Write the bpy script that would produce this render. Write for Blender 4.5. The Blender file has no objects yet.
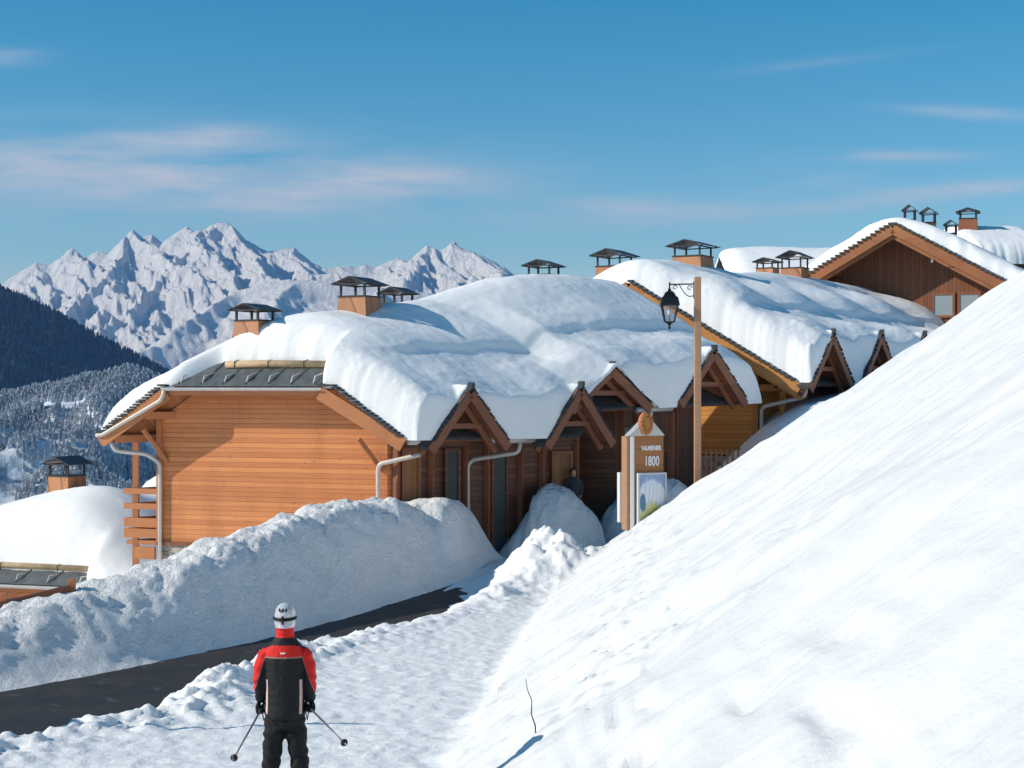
import bpy, bmesh, math, random
import numpy as np
from mathutils import Vector, Matrix
R = math.radians
random.seed(7)
rng = np.random.default_rng(11)
scene = bpy.context.scene
COL = scene.collection

# ---------------------------------------------------------------- camera, light, sky, exposure
cam_d = bpy.data.cameras.new('camera'); cam = bpy.data.objects.new('camera', cam_d); COL.objects.link(cam)
cam.location = (0, 0, 0); cam.rotation_euler = (R(90), 0, 0)
cam_d.sensor_width = 36; cam_d.lens = 36 * 1500 / 1024
cam_d.clip_start = 0.1; cam_d.clip_end = 60000
scene.camera = cam
SUN_AZ, SUN_EL = 78.0, 29.0            # degrees left of straight behind the camera, elevation
sun_vec = Vector((-math.sin(R(SUN_AZ)) * math.cos(R(SUN_EL)), -math.cos(R(SUN_AZ)) * math.cos(R(SUN_EL)), math.sin(R(SUN_EL))))
sd = bpy.data.lights.new('sun', 'SUN'); sun = bpy.data.objects.new('sun', sd); COL.objects.link(sun)
sd.energy = 4.4; sd.angle = R(0.5); sd.color = (1.0, 0.93, 0.82)
sun.rotation_euler = sun_vec.to_track_quat('Z', 'Y').to_euler()
world = bpy.data.worlds.new('World'); scene.world = world; world.use_nodes = True
wt = world.node_tree; wt.nodes.clear()
def wn(t, **k):
    n = wt.nodes.new(t)
    for a, b in k.items(): setattr(n, a, b)
    return n
def wmath(op, a, b=None, clamp=False):
    n = wn('ShaderNodeMath', operation=op, use_clamp=clamp)
    for i, v in enumerate((a, b)):
        if v is None: continue
        if isinstance(v, (int, float)): n.inputs[i].default_value = v
        else: wt.links.new(v, n.inputs[i])
    return n.outputs[0]
sky = wn('ShaderNodeTexSky', sky_type='NISHITA'); sky.sun_disc = False
sky.sun_elevation = R(SUN_EL)
# the sky's sun at rotation 0 stands over +Y and turns clockwise seen from above
sky.sun_rotation = math.atan2(sun_vec.x, sun_vec.y)
sky.altitude = 1500; sky.air_density = 1.15; sky.dust_density = 0.1; sky.ozone_density = 1.5
tc = wn('ShaderNodeTexCoord'); sx = wn('ShaderNodeSeparateXYZ'); wt.links.new(tc.outputs['Generated'], sx.inputs[0])
yy = wmath('MAXIMUM', sx.outputs[1], 0.05)
cu = wmath('DIVIDE', sx.outputs[0], yy); cv = wmath('DIVIDE', sx.outputs[2], yy)
cc = wn('ShaderNodeCombineXYZ'); wt.links.new(wmath('MULTIPLY', cu, 5.0), cc.inputs[0]); wt.links.new(wmath('MULTIPLY', cv, 30.0), cc.inputs[1])
nz = wn('ShaderNodeTexNoise'); nz.inputs['Scale'].default_value = 1.6; nz.inputs['Detail'].default_value = 7; nz.inputs['Roughness'].default_value = 0.58
wt.links.new(cc.outputs[0], nz.inputs['Vector'])
tot = None
# thin cirrus banks: centre, half width, half height, tilt, strength  (direction tangents)
for (u0, v0, wu, wv, tilt, st) in [(-0.24, 0.140, 0.17, 0.026, -0.03, 1.0), (-0.11, 0.130, 0.10, 0.011, 0.08, 0.7), (-0.22, 0.165, 0.05, 0.007, 0.0, 0.6),
                                   (0.06, 0.115, 0.10, 0.010, 0.0, 0.6), (0.245, 0.152, 0.05, 0.004, 0.0, 0.95),
                                   (0.19, 0.133, 0.05, 0.010, 0.0, 0.35), (0.27, 0.126, 0.11, 0.006, 0.10, 0.8),
                                   (0.32, 0.180, 0.05, 0.004, -0.06, 0.8), (0.21, 0.215, 0.06, 0.004, 0.12, 0.22),
                                   (-0.34, 0.218, 0.03, 0.006, 0.0, 0.4), (-0.32, 0.150, 0.06, 0.008, 0.1, 0.3)]:
    du = wmath('SUBTRACT', cu, u0)
    dv = wmath('SUBTRACT', wmath('SUBTRACT', cv, v0), wmath('MULTIPLY', du, tilt))
    q = wmath('ADD', wmath('POWER', wmath('ABSOLUTE', wmath('DIVIDE', du, wu)), 2.0), wmath('POWER', wmath('ABSOLUTE', wmath('DIVIDE', dv, wv)), 2.0))
    e = wmath('MULTIPLY', wmath('EXPONENT', wmath('MULTIPLY', q, -1.0)), st)
    tot = e if tot is None else wmath('ADD', tot, e)
rmp = wn('ShaderNodeMapRange'); rmp.inputs[1].default_value = 0.30; rmp.inputs[2].default_value = 0.66
wt.links.new(nz.outputs[0], rmp.inputs[0])
msk = wmath('MULTIPLY', tot, rmp.outputs[0], clamp=True)
mx = wn('ShaderNodeMix', data_type='RGBA'); wt.links.new(msk, mx.inputs[0])
hs_ = wn('ShaderNodeHueSaturation'); hs_.inputs['Saturation'].default_value = 1.55; hs_.inputs['Hue'].default_value = 0.485; hs_.inputs['Value'].default_value = 1.1
wt.links.new(sky.outputs[0], hs_.inputs['Color']); wt.links.new(hs_.outputs[0], mx.inputs[6]); mx.inputs[7].default_value = (6.0, 6.1, 6.5, 1)
bg = wn('ShaderNodeBackground'); bg.inputs[1].default_value = 0.094
wt.links.new(mx.outputs[2], bg.inputs[0])
wo = wn('ShaderNodeOutputWorld'); wt.links.new(bg.outputs[0], wo.inputs[0])
vs = scene.view_settings
scene.display_settings.display_device = 'sRGB'
vs.view_transform = 'Standard'; vs.look = 'None'; vs.gamma = 1; vs.use_curve_mapping = False
vs.exposure = 0.17
scene.cycles.max_bounces = 6; scene.cycles.volume_bounces = 0

# ---------------------------------------------------------------- helpers
def P(px, py, d): return Vector(((px - 512) / 1500 * d, d, (384 - py) / 1500 * d))

def _hash(ix, iy, seed):
    h = (ix.astype(np.int64) * 374761393 + iy.astype(np.int64) * 668265263 + seed * 974634777) & 0xffffffff
    h = ((h ^ (h >> 13)) * 1274126177) & 0xffffffff
    return (h ^ (h >> 16)) & 0xffffffff
def pnoise(x, y, seed=0):
    x = np.asarray(x, float); y = np.asarray(y, float)
    x, y = np.broadcast_arrays(x, y)
    ix = np.floor(x).astype(np.int64); iy = np.floor(y).astype(np.int64)
    fx = x - ix; fy = y - iy
    def g(a, b):
        t = _hash(ix + a, iy + b, seed) / 4294967296.0 * 2 * np.pi
        return np.cos(t) * (fx - a) + np.sin(t) * (fy - b)
    sx_ = fx * fx * fx * (fx * (fx * 6 - 15) + 10); sy_ = fy * fy * fy * (fy * (fy * 6 - 15) + 10)
    return ((g(0, 0) * (1 - sx_) + g(1, 0) * sx_) * (1 - sy_) + (g(0, 1) * (1 - sx_) + g(1, 1) * sx_) * sy_) * 1.5
def fbm(x, y, o=4, seed=0, rough=0.5):
    s = 0; a = 1; t = 0
    for i in range(o):
        s = s + a * pnoise(x * 2 ** i + 13.7 * i, y * 2 ** i - 7.1 * i, seed + i); t += a; a *= rough
    return s / t
def ridged(x, y, o=4, seed=0, rough=0.5):
    s = 0; a = 1; t = 0; w = 1
    for i in range(o):
        n = 1 - np.abs(pnoise(x * 2 ** i + 3.1 * i, y * 2 ** i + 5.3 * i, seed + i)) * 1.6
        n = n * n * w; w = np.clip(n * 1.8, 0, 1); s = s + a * n; t += a; a *= rough
    return s / t
def sstep(a, b, x):
    t = np.clip((np.asarray(x, float) - a) / (b - a), 0, 1); return t * t * (3 - 2 * t)
def smax(a, b, k):
    h = np.clip(0.5 + 0.5 * (a - b) / k, 0, 1); return b * (1 - h) + a * h + k * h * (1 - h)
def smin(a, b, k): return -smax(-np.asarray(a), -np.asarray(b), k)

def tag(o, label=None, cat=None, group=None, kind=None):
    if label: o['label'] = label
    if cat: o['category'] = cat
    if group: o['group'] = group
    if kind: o['kind'] = kind
    return o
def thing(name, loc, label, cat, group=None, rz=0):
    o = bpy.data.objects.new(name, None); COL.objects.link(o); o.empty_display_size = 0.3
    o.location = loc; o.rotation_euler = (0, 0, rz); tag(o, label, cat, group)
    return o
def root_of(o):
    while o.parent: o = o.parent
    return o
def link_mesh(name, me, mat, parent=None, smooth=False):
    """me holds world coordinates (or, under a parent, world coordinates too: they are moved to the root's frame)."""
    o = bpy.data.objects.new(name, me); COL.objects.link(o)
    if mat is not None:
        for m in (mat if isinstance(mat, (list, tuple)) else [mat]): me.materials.append(m)
    if parent is not None:
        rt = root_of(parent)
        M = (Matrix.Translation(rt.location) @ Matrix.Rotation(rt.rotation_euler.z, 4, 'Z')).inverted()
        if rt.type == 'EMPTY': me.transform(M)
        o.parent = parent
    if smooth:
        me.polygons.foreach_set('use_smooth', np.ones(len(me.polygons), bool))
    me.update()
    return o
def np_mesh(name, V, F):
    me = bpy.data.meshes.new(name)
    V = np.asarray(V, np.float32); F = np.asarray(F, np.int32)
    me.vertices.add(len(V)); me.vertices.foreach_set('co', V.ravel())
    n = F.shape[1]; me.loops.add(F.size); me.loops.foreach_set('vertex_index', F.ravel())
    me.polygons.add(len(F)); me.polygons.foreach_set('loop_start', np.arange(0, F.size, n, dtype=np.int32))
    me.update(calc_edges=True); me.validate()
    return me
def grid_faces(nx, ny, off=0, flip=False):
    i = np.arange(nx - 1); j = np.arange(ny - 1); I, J = np.meshgrid(i, j)
    a = (J * nx + I).ravel() + off
    F = np.stack([a, a + 1, a + 1 + nx, a + nx], 1)
    return F[:, ::-1] if flip else F

class MB:
    def __init__(s): s.v = []; s.f = []
    def add(s, vs, fs):
        o = len(s.v); s.v += [Vector(v) for v in vs]; s.f += [tuple(i + o for i in f) for f in fs]; return s
    def box(s, c, ax, ay, az):
        """centre and three half-extent vectors"""
        c = Vector(c); ax = Vector(ax); ay = Vector(ay); az = Vector(az)
        vs = [c + i * ax + j * ay + k * az for k in (-1, 1) for j in (-1, 1) for i in (-1, 1)]
        return s.add(vs, [(0, 2, 3, 1), (4, 5, 7, 6), (0, 1, 5, 4), (2, 6, 7, 3), (0, 4, 6, 2), (1, 3, 7, 5)])
    def beam(s, p0, p1, w, h, up=(0, 0, 1)):
        p0 = Vector(p0); p1 = Vector(p1); d = (p1 - p0); L = d.length; d.normalize()
        side = d.cross(Vector(up)).normalized(); u = side.cross(d).normalized()
        return s.box((p0 + p1) / 2, d * L / 2, side * w / 2, u * h / 2)
    def tube(s, pts, r, n=8, caps=True, r2=None):
        pts = [Vector(p) for p in pts]; m = len(pts); o = len(s.v)
        rad = r if isinstance(r, (list, tuple)) else [r] * m
        prev = None
        for i, p in enumerate(pts):
            d = (pts[min(i + 1, m - 1)] - pts[max(i - 1, 0)]).normalized()
            if prev is None:
                a = Vector((0, 0, 1)) if abs(d.z) < 0.9 else Vector((1, 0, 0)); x = d.cross(a).normalized()
            else: x = (prev - d * prev.dot(d)).normalized()
            prev = x; y = d.cross(x)
            for k in range(n):
                t = 2 * math.pi * k / n; s.v.append(p + rad[i] * (math.cos(t) * x + math.sin(t) * y))
        for i in range(m - 1):
            for k in range(n):
                a = o + i * n + k; b = o + i * n + (k + 1) % n
                s.f.append((a, b, b + n, a + n))
        if caps:
            s.f.append(tuple(o + k for k in range(n))[::-1]); s.f.append(tuple(o + (m - 1) * n + k for k in range(n)))
        return s
    def rings(s, rs, n=16):
        """rs: (centre, rx vector, ry vector) rings"""
        o = len(s.v)
        for c, ax, ay in rs:
            c = Vector(c); ax = Vector(ax); ay = Vector(ay)
            for k in range(n):
                t = 2 * math.pi * k / n; s.v.append(c + math.cos(t) * ax + math.sin(t) * ay)
        for i in range(len(rs) - 1):
            for k in range(n):
                a = o + i * n + k; b = o + i * n + (k + 1) % n
                s.f.append((a, b, b + n, a + n))
        s.f.append(tuple(o + k for k in range(n))[::-1]); s.f.append(tuple(o + (len(rs) - 1) * n + k for k in range(n)))
        return s
    def extrude(s, poly, d):
        n = len(poly); d = Vector(d); vs = [Vector(p) for p in poly] + [Vector(p) + d for p in poly]
        return s.add(vs, [tuple(range(n))[::-1], tuple(range(n, 2 * n))] + [(i, (i + 1) % n, (i + 1) % n + n, i + n) for i in range(n)])
    def mesh(s, name):
        me = bpy.data.meshes.new(name); me.from_pydata([tuple(v) for v in s.v], [], s.f); me.update()
        bm = bmesh.new(); bm.from_mesh(me); bmesh.ops.recalc_face_normals(bm, faces=bm.faces); bm.to_mesh(me); bm.free()
        return me
    def build(s, name, mat, parent=None, smooth=False, bevel=0):
        me = s.mesh(name)
        if bevel:
            bm = bmesh.new(); bm.from_mesh(me)
            bmesh.ops.bevel(bm, geom=bm.edges[:], offset=bevel, segments=1, affect='EDGES'); bm.to_mesh(me); bm.free()
        return link_mesh(name, me, mat, parent, smooth)

# ---------------------------------------------------------------- materials
def mat(name):
    m = bpy.data.materials.new(name); m.use_nodes = True; nt = m.node_tree; b = nt.nodes['Principled BSDF']
    return m, nt, b
def N(nt, t, **k):
    n = nt.nodes.new(t)
    for a, b in k.items(): setattr(n, a, b)
    return n
def L(nt, a, b): nt.links.new(a, b)
def ramp(nt, src, stops):
    r = N(nt, 'ShaderNodeValToRGB'); L(nt, src, r.inputs[0]); e = r.color_ramp.elements
    while len(e) < len(stops): e.new(0.5)
    for x, (p, c) in zip(e, stops): x.position = p; x.color = (*c, 1) if len(c) == 3 else c
    return r.outputs[0]
def noise(nt, vec, scale, detail=4, rough=0.55, dist=0):
    n = N(nt, 'ShaderNodeTexNoise'); n.inputs['Scale'].default_value = scale; n.inputs['Detail'].default_value = detail
    n.inputs['Roughness'].default_value = rough; n.inputs['Distortion'].default_value = dist
    L(nt, vec, n.inputs['Vector']); return n.outputs[0]
def mapping(nt, vec, sc=(1, 1, 1), rot=(0, 0, 0)):
    m = N(nt, 'ShaderNodeMapping'); m.inputs['Scale'].default_value = sc; m.inputs['Rotation'].default_value = rot; L(nt, vec, m.inputs[0]); return m.outputs[0]
def nmath(nt, op, a, b=None, c=None, clamp=False):
    n = N(nt, 'ShaderNodeMath', operation=op, use_clamp=clamp)
    for i, v in enumerate((a, b, c)):
        if v is None: continue
        if isinstance(v, (int, float)): n.inputs[i].default_value = v
        else: L(nt, v, n.inputs[i])
    return n.outputs[0]
def mixc(nt, f, a, b, mode='MIX'):
    n = N(nt, 'ShaderNodeMix', data_type='RGBA', blend_type=mode)
    for i, v in ((0, f), (6, a), (7, b)):
        if isinstance(v, (int, float)): n.inputs[i].default_value = v
        elif isinstance(v, tuple): n.inputs[i].default_value = (*v, 1)
        else: L(nt, v, n.inputs[i])
    return n.outputs[2]
def bump(nt, b, h, strength, dist):
    n = N(nt, 'ShaderNodeBump'); n.inputs['Strength'].default_value = strength; n.inputs['Distance'].default_value = dist
    L(nt, h, n.inputs['Height']); L(nt, n.outputs[0], b.inputs['Normal'])
def geo(nt): return N(nt, 'ShaderNodeNewGeometry').outputs['Position']

def snow_mat(name, kind):
    m, nt, b = mat(name); g = geo(nt)
    b.inputs['Roughness'].default_value = 0.62; b.inputs['Specular IOR Level'].default_value = 0.25
    fine = noise(nt, g, 14, 5, 0.65)
    if kind == 'piste':
        med = noise(nt, g, 5, 5, 0.65, 0.4)
        h = nmath(nt, 'ADD', nmath(nt, 'MULTIPLY', fine, 0.5), med); bump(nt, b, h, 0.6, 0.04)
        c = ramp(nt, noise(nt, g, 3, 6, 0.7), [(0.3, (0.82, 0.82, 0.81)), (0.7, (0.90, 0.89, 0.87))])
    elif kind == 'bank':
        med = noise(nt, g, 2.6, 8, 0.68, 0.3)
        h = nmath(nt, 'ADD', nmath(nt, 'MULTIPLY', fine, 0.35), med); bump(nt, b, h, 0.9, 0.17)
        dirt = ramp(nt, noise(nt, mapping(nt, g, (0.8, 0.8, 1.6)), 1.3, 6, 0.65), [(0.5, (0.0, 0.0, 0.0)), (0.78, (1, 1, 1))])
        c = mixc(nt, nmath(nt, 'MULTIPLY', dirt, 0.35), (0.90, 0.89, 0.87), (0.50, 0.48, 0.46))
    elif kind == 'slope':
        st = noise(nt, mapping(nt, g, (0.30, 0.85, 0.5)), 1.1, 4, 0.5, 0.4)
        h = nmath(nt, 'ADD', nmath(nt, 'MULTIPLY', noise(nt, g, 11, 5, 0.65), 0.07), st); bump(nt, b, h, 0.8, 0.17)
        c = ramp(nt, st, [(0.3, (0.67, 0.67, 0.67)), (0.7, (0.78, 0.775, 0.76))])
    else:
        med = noise(nt, g, 1.6, 5, 0.55)
        sn = N(nt, 'ShaderNodeSeparateXYZ'); L(nt, N(nt, 'ShaderNodeNewGeometry').outputs['True Normal'], sn.inputs[0])
        steep = N(nt, 'ShaderNodeMapRange'); L(nt, sn.outputs[2], steep.inputs[0]); steep.inputs[1].default_value = 0.72; steep.inputs[2].default_value = 0.45
        lay = noise(nt, mapping(nt, g, (0.9, 0.9, 4.5)), 1.5, 6, 0.66, 0.9)
        h = nmath(nt, 'ADD', nmath(nt, 'MULTIPLY', noise(nt, g, 9, 4, 0.6), 0.10), nmath(nt, 'MULTIPLY', med, 0.5))
        h = nmath(nt, 'ADD', h, nmath(nt, 'MULTIPLY', lay, nmath(nt, 'MULTIPLY', steep.outputs[0], 0.75))); bump(nt, b, h, 0.28, 0.09)
        c = ramp(nt, med, [(0.3, (0.87, 0.87, 0.86)), (0.7, (0.91, 0.90, 0.88))])
    if isinstance(c, tuple): b.inputs['Base Color'].default_value = (*c, 1)
    else: L(nt, c, b.inputs['Base Color'])
    return m

def wood(name, c1, c2, d=(0, 0, 1), w=0.14, groove=0.35, gw=0.07, knots=True, rough=0.55):
    """boards: lines every w metres along the direction d, grain running across d"""
    m, nt, b = mat(name); g = geo(nt)
    dp = N(nt, 'ShaderNodeVectorMath', operation='DOT_PRODUCT'); L(nt, g, dp.inputs[0]); dp.inputs[1].default_value = d
    q = nmath(nt, 'DIVIDE', dp.outputs['Value'], w); fl = nmath(nt, 'FLOOR', q); fr = nmath(nt, 'FRACT', q)
    wnz = N(nt, 'ShaderNodeTexWhiteNoise', noise_dimensions='1D'); L(nt, fl, wnz.inputs['W'])
    vertical = abs(d[2]) < 0.5
    gr = noise(nt, mapping(nt, g, (14, 14, 0.9) if vertical else (0.8, 0.8, 22)), 1.3, 5, 0.6, 0.3)
    f = nmath(nt, 'ADD', nmath(nt, 'MULTIPLY', gr, 0.65), nmath(nt, 'MULTIPLY', wnz.outputs[0], 0.4))
    c = ramp(nt, f, [(0.2, c2), (0.8, c1)])
    if knots:
        vo = N(nt, 'ShaderNodeTexVoronoi'); vo.inputs['Scale'].default_value = 1.0
        L(nt, mapping(nt, g, (3, 3, 7) if not vertical else (7, 7, 2)), vo.inputs['Vector'])
        k = ramp(nt, vo.outputs['Distance'], [(0.06, (1, 1, 1)), (0.15, (0, 0, 0))])
        c = mixc(nt, nmath(nt, 'MULTIPLY', k, 0.6), c, tuple(x * 0.35 for x in c2))
    e = nmath(nt, 'ABSOLUTE', nmath(nt, 'SUBTRACT', fr, 0.5))
    line = N(nt, 'ShaderNodeMapRange'); L(nt, e, line.inputs[0]); line.inputs[1].default_value = 0.5 - gw; line.inputs[2].default_value = 0.5
    c = mixc(nt, nmath(nt, 'MULTIPLY', line.outputs[0], groove), c, tuple(x * 0.25 for x in c2))
    # weather streaks
    ws = noise(nt, mapping(nt, g, (1.2, 1.2, 0.35)), 1.1, 4, 0.6)
    c = mixc(nt, nmath(nt, 'MULTIPLY', ramp(nt, ws, [(0.45, (0, 0, 0)), (0.75, (1, 1, 1))]), 0.35), c, tuple(x * 0.6 for x in c2))
    L(nt, c, b.inputs['Base Color']); b.inputs['Roughness'].default_value = rough
    h = nmath(nt, 'SUBTRACT', nmath(nt, 'MULTIPLY', gr, 0.3), line.outputs[0]); bump(nt, b, h, 0.6, 0.015)
    return m
def plain(name, col, rough=0.5, metal=0, var=0.15, scale=8, bmp=0.0):
    m, nt, b = mat(name); g = geo(nt)
    n = noise(nt, g, scale, 5, 0.6)
    L(nt, ramp(nt, n, [(0.25, tuple(x * (1 - var) for x in col)), (0.75, tuple(min(1, x * (1 + var)) for x in col))]), b.inputs['Base Color'])
    b.inputs['Roughness'].default_value = rough; b.inputs['Metallic'].default_value = metal
    if bmp: bump(nt, b, n, 0.5, bmp)
    return m
M = {}
M['piste'] = snow_mat('snow_trodden', 'piste'); M['bank'] = snow_mat('snow_ploughed', 'bank')
M['slope'] = snow_mat('snow_windblown', 'slope'); M['roofsnow'] = snow_mat('snow_roof', 'roof')
HZ = (0, 0, 1)
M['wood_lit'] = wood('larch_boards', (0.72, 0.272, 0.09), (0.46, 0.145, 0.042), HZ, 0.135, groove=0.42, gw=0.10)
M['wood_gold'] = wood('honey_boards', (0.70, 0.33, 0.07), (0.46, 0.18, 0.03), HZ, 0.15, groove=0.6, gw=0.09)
M['wood_shaded'] = wood('shaded_brown_boards', (0.17, 0.065, 0.028), (0.085, 0.03, 0.014), HZ, 0.15)  # brown wood darkened further, painting in the gloom under the eaves
M['wood_vert'] = wood('upright_boards', (0.25, 0.085, 0.026), (0.15, 0.045, 0.014), (0.9, -0.43, 0), 0.17, groove=0.7, gw=0.1)
M['wood_vert2'] = wood('shaded_upright_boards', (0.17, 0.065, 0.028), (0.09, 0.033, 0.014), (0.78, 0.62, 0), 0.17, groove=0.7, gw=0.1)  # same darkened brown, with the alley's shade put into the colour
M['trim'] = wood('trim_wood', (0.58, 0.24, 0.09), (0.40, 0.14, 0.05), HZ, 3.0, groove=0.0, knots=False)
M['trim_gold'] = wood('gold_trim_wood', (0.54, 0.25, 0.06), (0.38, 0.14, 0.03), HZ, 3.0, groove=0.0, knots=False)
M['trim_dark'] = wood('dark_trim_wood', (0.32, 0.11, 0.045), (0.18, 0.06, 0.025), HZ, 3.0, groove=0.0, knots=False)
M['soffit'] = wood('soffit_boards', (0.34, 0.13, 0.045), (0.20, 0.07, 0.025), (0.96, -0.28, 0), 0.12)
M['trim_brown'] = wood('brown_trim_wood', (0.42, 0.165, 0.055), (0.27, 0.09, 0.03), HZ, 3.0, groove=0.0, knots=False)
M['log'] = plain('peeled_log', (0.50, 0.35, 0.20), 0.7, var=0.25, scale=5)
M['tiles'] = plain('slate_tiles', (0.045, 0.042, 0.042), 0.7, var=0.4, scale=6, bmp=0.02)
M['metal_roof'] = plain('zinc_roof', (0.16, 0.17, 0.17), 0.45, 0.5, 0.3, 4)
M['zinc'] = plain('zinc_gutter', (0.50, 0.49, 0.47), 0.5, 0.35, 0.15, 5)
M['pipe'] = plain('painted_pipe', (0.52, 0.48, 0.43), 0.5, 0.1, 0.12, 5)
M['capmetal'] = plain('cap_metal', (0.035, 0.035, 0.04), 0.5, 0.4, 0.3)
M['iron'] = plain('black_iron', (0.02, 0.02, 0.022), 0.45, 0.6, 0.2)
M['shutter'] = plain('slate_blue_paint', (0.035, 0.045, 0.048), 0.6, 0, 0.15)
M['amber'] = wood('amber_door_wood', (0.28, 0.12, 0.03), (0.19, 0.07, 0.018), (0.96, -0.28, 0), 0.16)
M['polewood'] = wood('pole_wood', (0.50, 0.30, 0.18), (0.34, 0.18, 0.10), HZ, 9.0, groove=0)
M['signwood'] = wood('sign_wood', (0.42, 0.17, 0.05), (0.30, 0.11, 0.03), HZ, 0.4, groove=0.2)
M['white'] = plain('white_paint', (0.80, 0.79, 0.77), 0.5, 0, 0.04)
def _asphalt():
    m, nt, b = mat('wet_asphalt'); g = geo(nt)
    n = noise(nt, g, 1.2, 6, 0.65); f = noise(nt, g, 60, 3, 0.6)
    c = ramp(nt, n, [(0.3, (0.012, 0.011, 0.011)), (0.7, (0.034, 0.028, 0.025))])
    s = ramp(nt, noise(nt, mapping(nt, g, (0.8, 0.8, 1)), 2.6, 7, 0.72), [(0.60, (0, 0, 0)), (0.68, (1, 1, 1))])
    L(nt, mixc(nt, nmath(nt, 'MULTIPLY', s, 0.4), c, (0.30, 0.31, 0.33)), b.inputs['Base Color'])
    L(nt, nmath(nt, 'ADD', nmath(nt, 'MULTIPLY', n, 0.5), 0.45), b.inputs['Roughness']); bump(nt, b, f, 0.5, 0.01)
    return m
M['asphalt'] = _asphalt()
def _stone():
    m, nt, b = mat('rubble_stone'); g = geo(nt)
    vo = N(nt, 'ShaderNodeTexVoronoi', feature='DISTANCE_TO_EDGE'); vo.inputs['Scale'].default_value = 4.5; L(nt, mapping(nt, g, (1, 1, 1.6)), vo.inputs['Vector'])
    v2 = N(nt, 'ShaderNodeTexVoronoi'); v2.inputs['Scale'].default_value = 4.5; L(nt, mapping(nt, g, (1, 1, 1.6)), v2.inputs['Vector'])
    sc_ = N(nt, 'ShaderNodeSeparateXYZ'); L(nt, v2.outputs['Color'], sc_.inputs[0]); c = ramp(nt, sc_.outputs[0], [(0.1, (0.16, 0.15, 0.13)), (0.9, (0.40, 0.36, 0.30))])
    c = mixc(nt, ramp(nt, vo.outputs[0], [(0.0, (1, 1, 1)), (0.09, (0, 0, 0))]), c, (0.42, 0.40, 0.36))
    L(nt, c, b.inputs['Base Color']); bump(nt, b, vo.outputs[0], 0.8, 0.05); b.inputs['Roughness'].default_value = 0.9
    return m
M['stone'] = _stone()
def _glass():
    m, nt, b = mat('window_glass'); b.inputs['Base Color'].default_value = (0.25, 0.30, 0.33, 1); b.inputs['Roughness'].default_value = 0.08
    b.inputs['Specular IOR Level'].default_value = 0.8
    return m
M['glass'] = _glass()
def _clear():
    m, nt, b = mat('lantern_glass'); nt.nodes.remove(b)
    t = N(nt, 'ShaderNodeBsdfTransparent'); t.inputs[0].default_value = (0.85, 0.87, 0.88, 1)
    gl = N(nt, 'ShaderNodeBsdfGlossy'); gl.inputs['Roughness'].default_value = 0.1
    mx_ = N(nt, 'ShaderNodeMixShader'); mx_.inputs[0].default_value = 0.094
    L(nt, t.outputs[0], mx_.inputs[1]); L(nt, gl.outputs[0], mx_.inputs[2]); L(nt, mx_.outputs[0], nt.nodes['Material Output'].inputs[0])
    return m
M['clear'] = _clear()
# ---------------------------------------------------------------- the ground: one sheet, cut into named pieces
E = np.array([(-30, -2), (-14, 16.6), (-8.3, 24.3), (-6.8, 26.3), (-5.0, 29.0), (-3.4, 32.3), (-1.9, 36.2), (-0.6, 40.0), (1.0, 43.2), (4.0, 47)], float)
def edge_dist(X, Y):
    """signed distance to the road's far edge, positive on the camera's side"""
    best = np.full(X.shape, 1e9); sg = np.ones(X.shape)
    for (x0, y0), (x1, y1) in zip(E[:-1], E[1:]):
        dx, dy = x1 - x0, y1 - y0; l2 = dx * dx + dy * dy
        t = np.clip(((X - x0) * dx + (Y - y0) * dy) / l2, 0, 1)
        qx = X - x0 - t * dx; qy = Y - y0 - t * dy; d = np.hypot(qx, qy)
        c = dx * qy - dy * qx
        m = d < best; best = np.where(m, d, best); sg = np.where(m, np.where(c > 0, -1, 1), sg)
    return best * sg
def z_piste(Y): return np.where(Y < 15, -1.6 - 0.167 * Y, -4.105 - 0.036 * (Y - 15)) * sstep(-200, 0, Y) * 1.0
def z_road(Y): return np.interp(Y, [-10, 10, 20, 24, 45], [-2.5, -4.3, -4.95, -5.02, -4.98])
ROAD_W = 6.2
def road_edge(Y): return np.interp(Y, [12, 17.4, 19.5, 22.7, 24.7, 27.4, 31, 36.7, 40], [5.8, 5.4, 5.3, 3.5, 2.8, 2.2, 2.05, 1.3, 0.6])
def plane_s(X, Y): return 0.7 * X - 0.0985 * Y - 2.0
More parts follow.
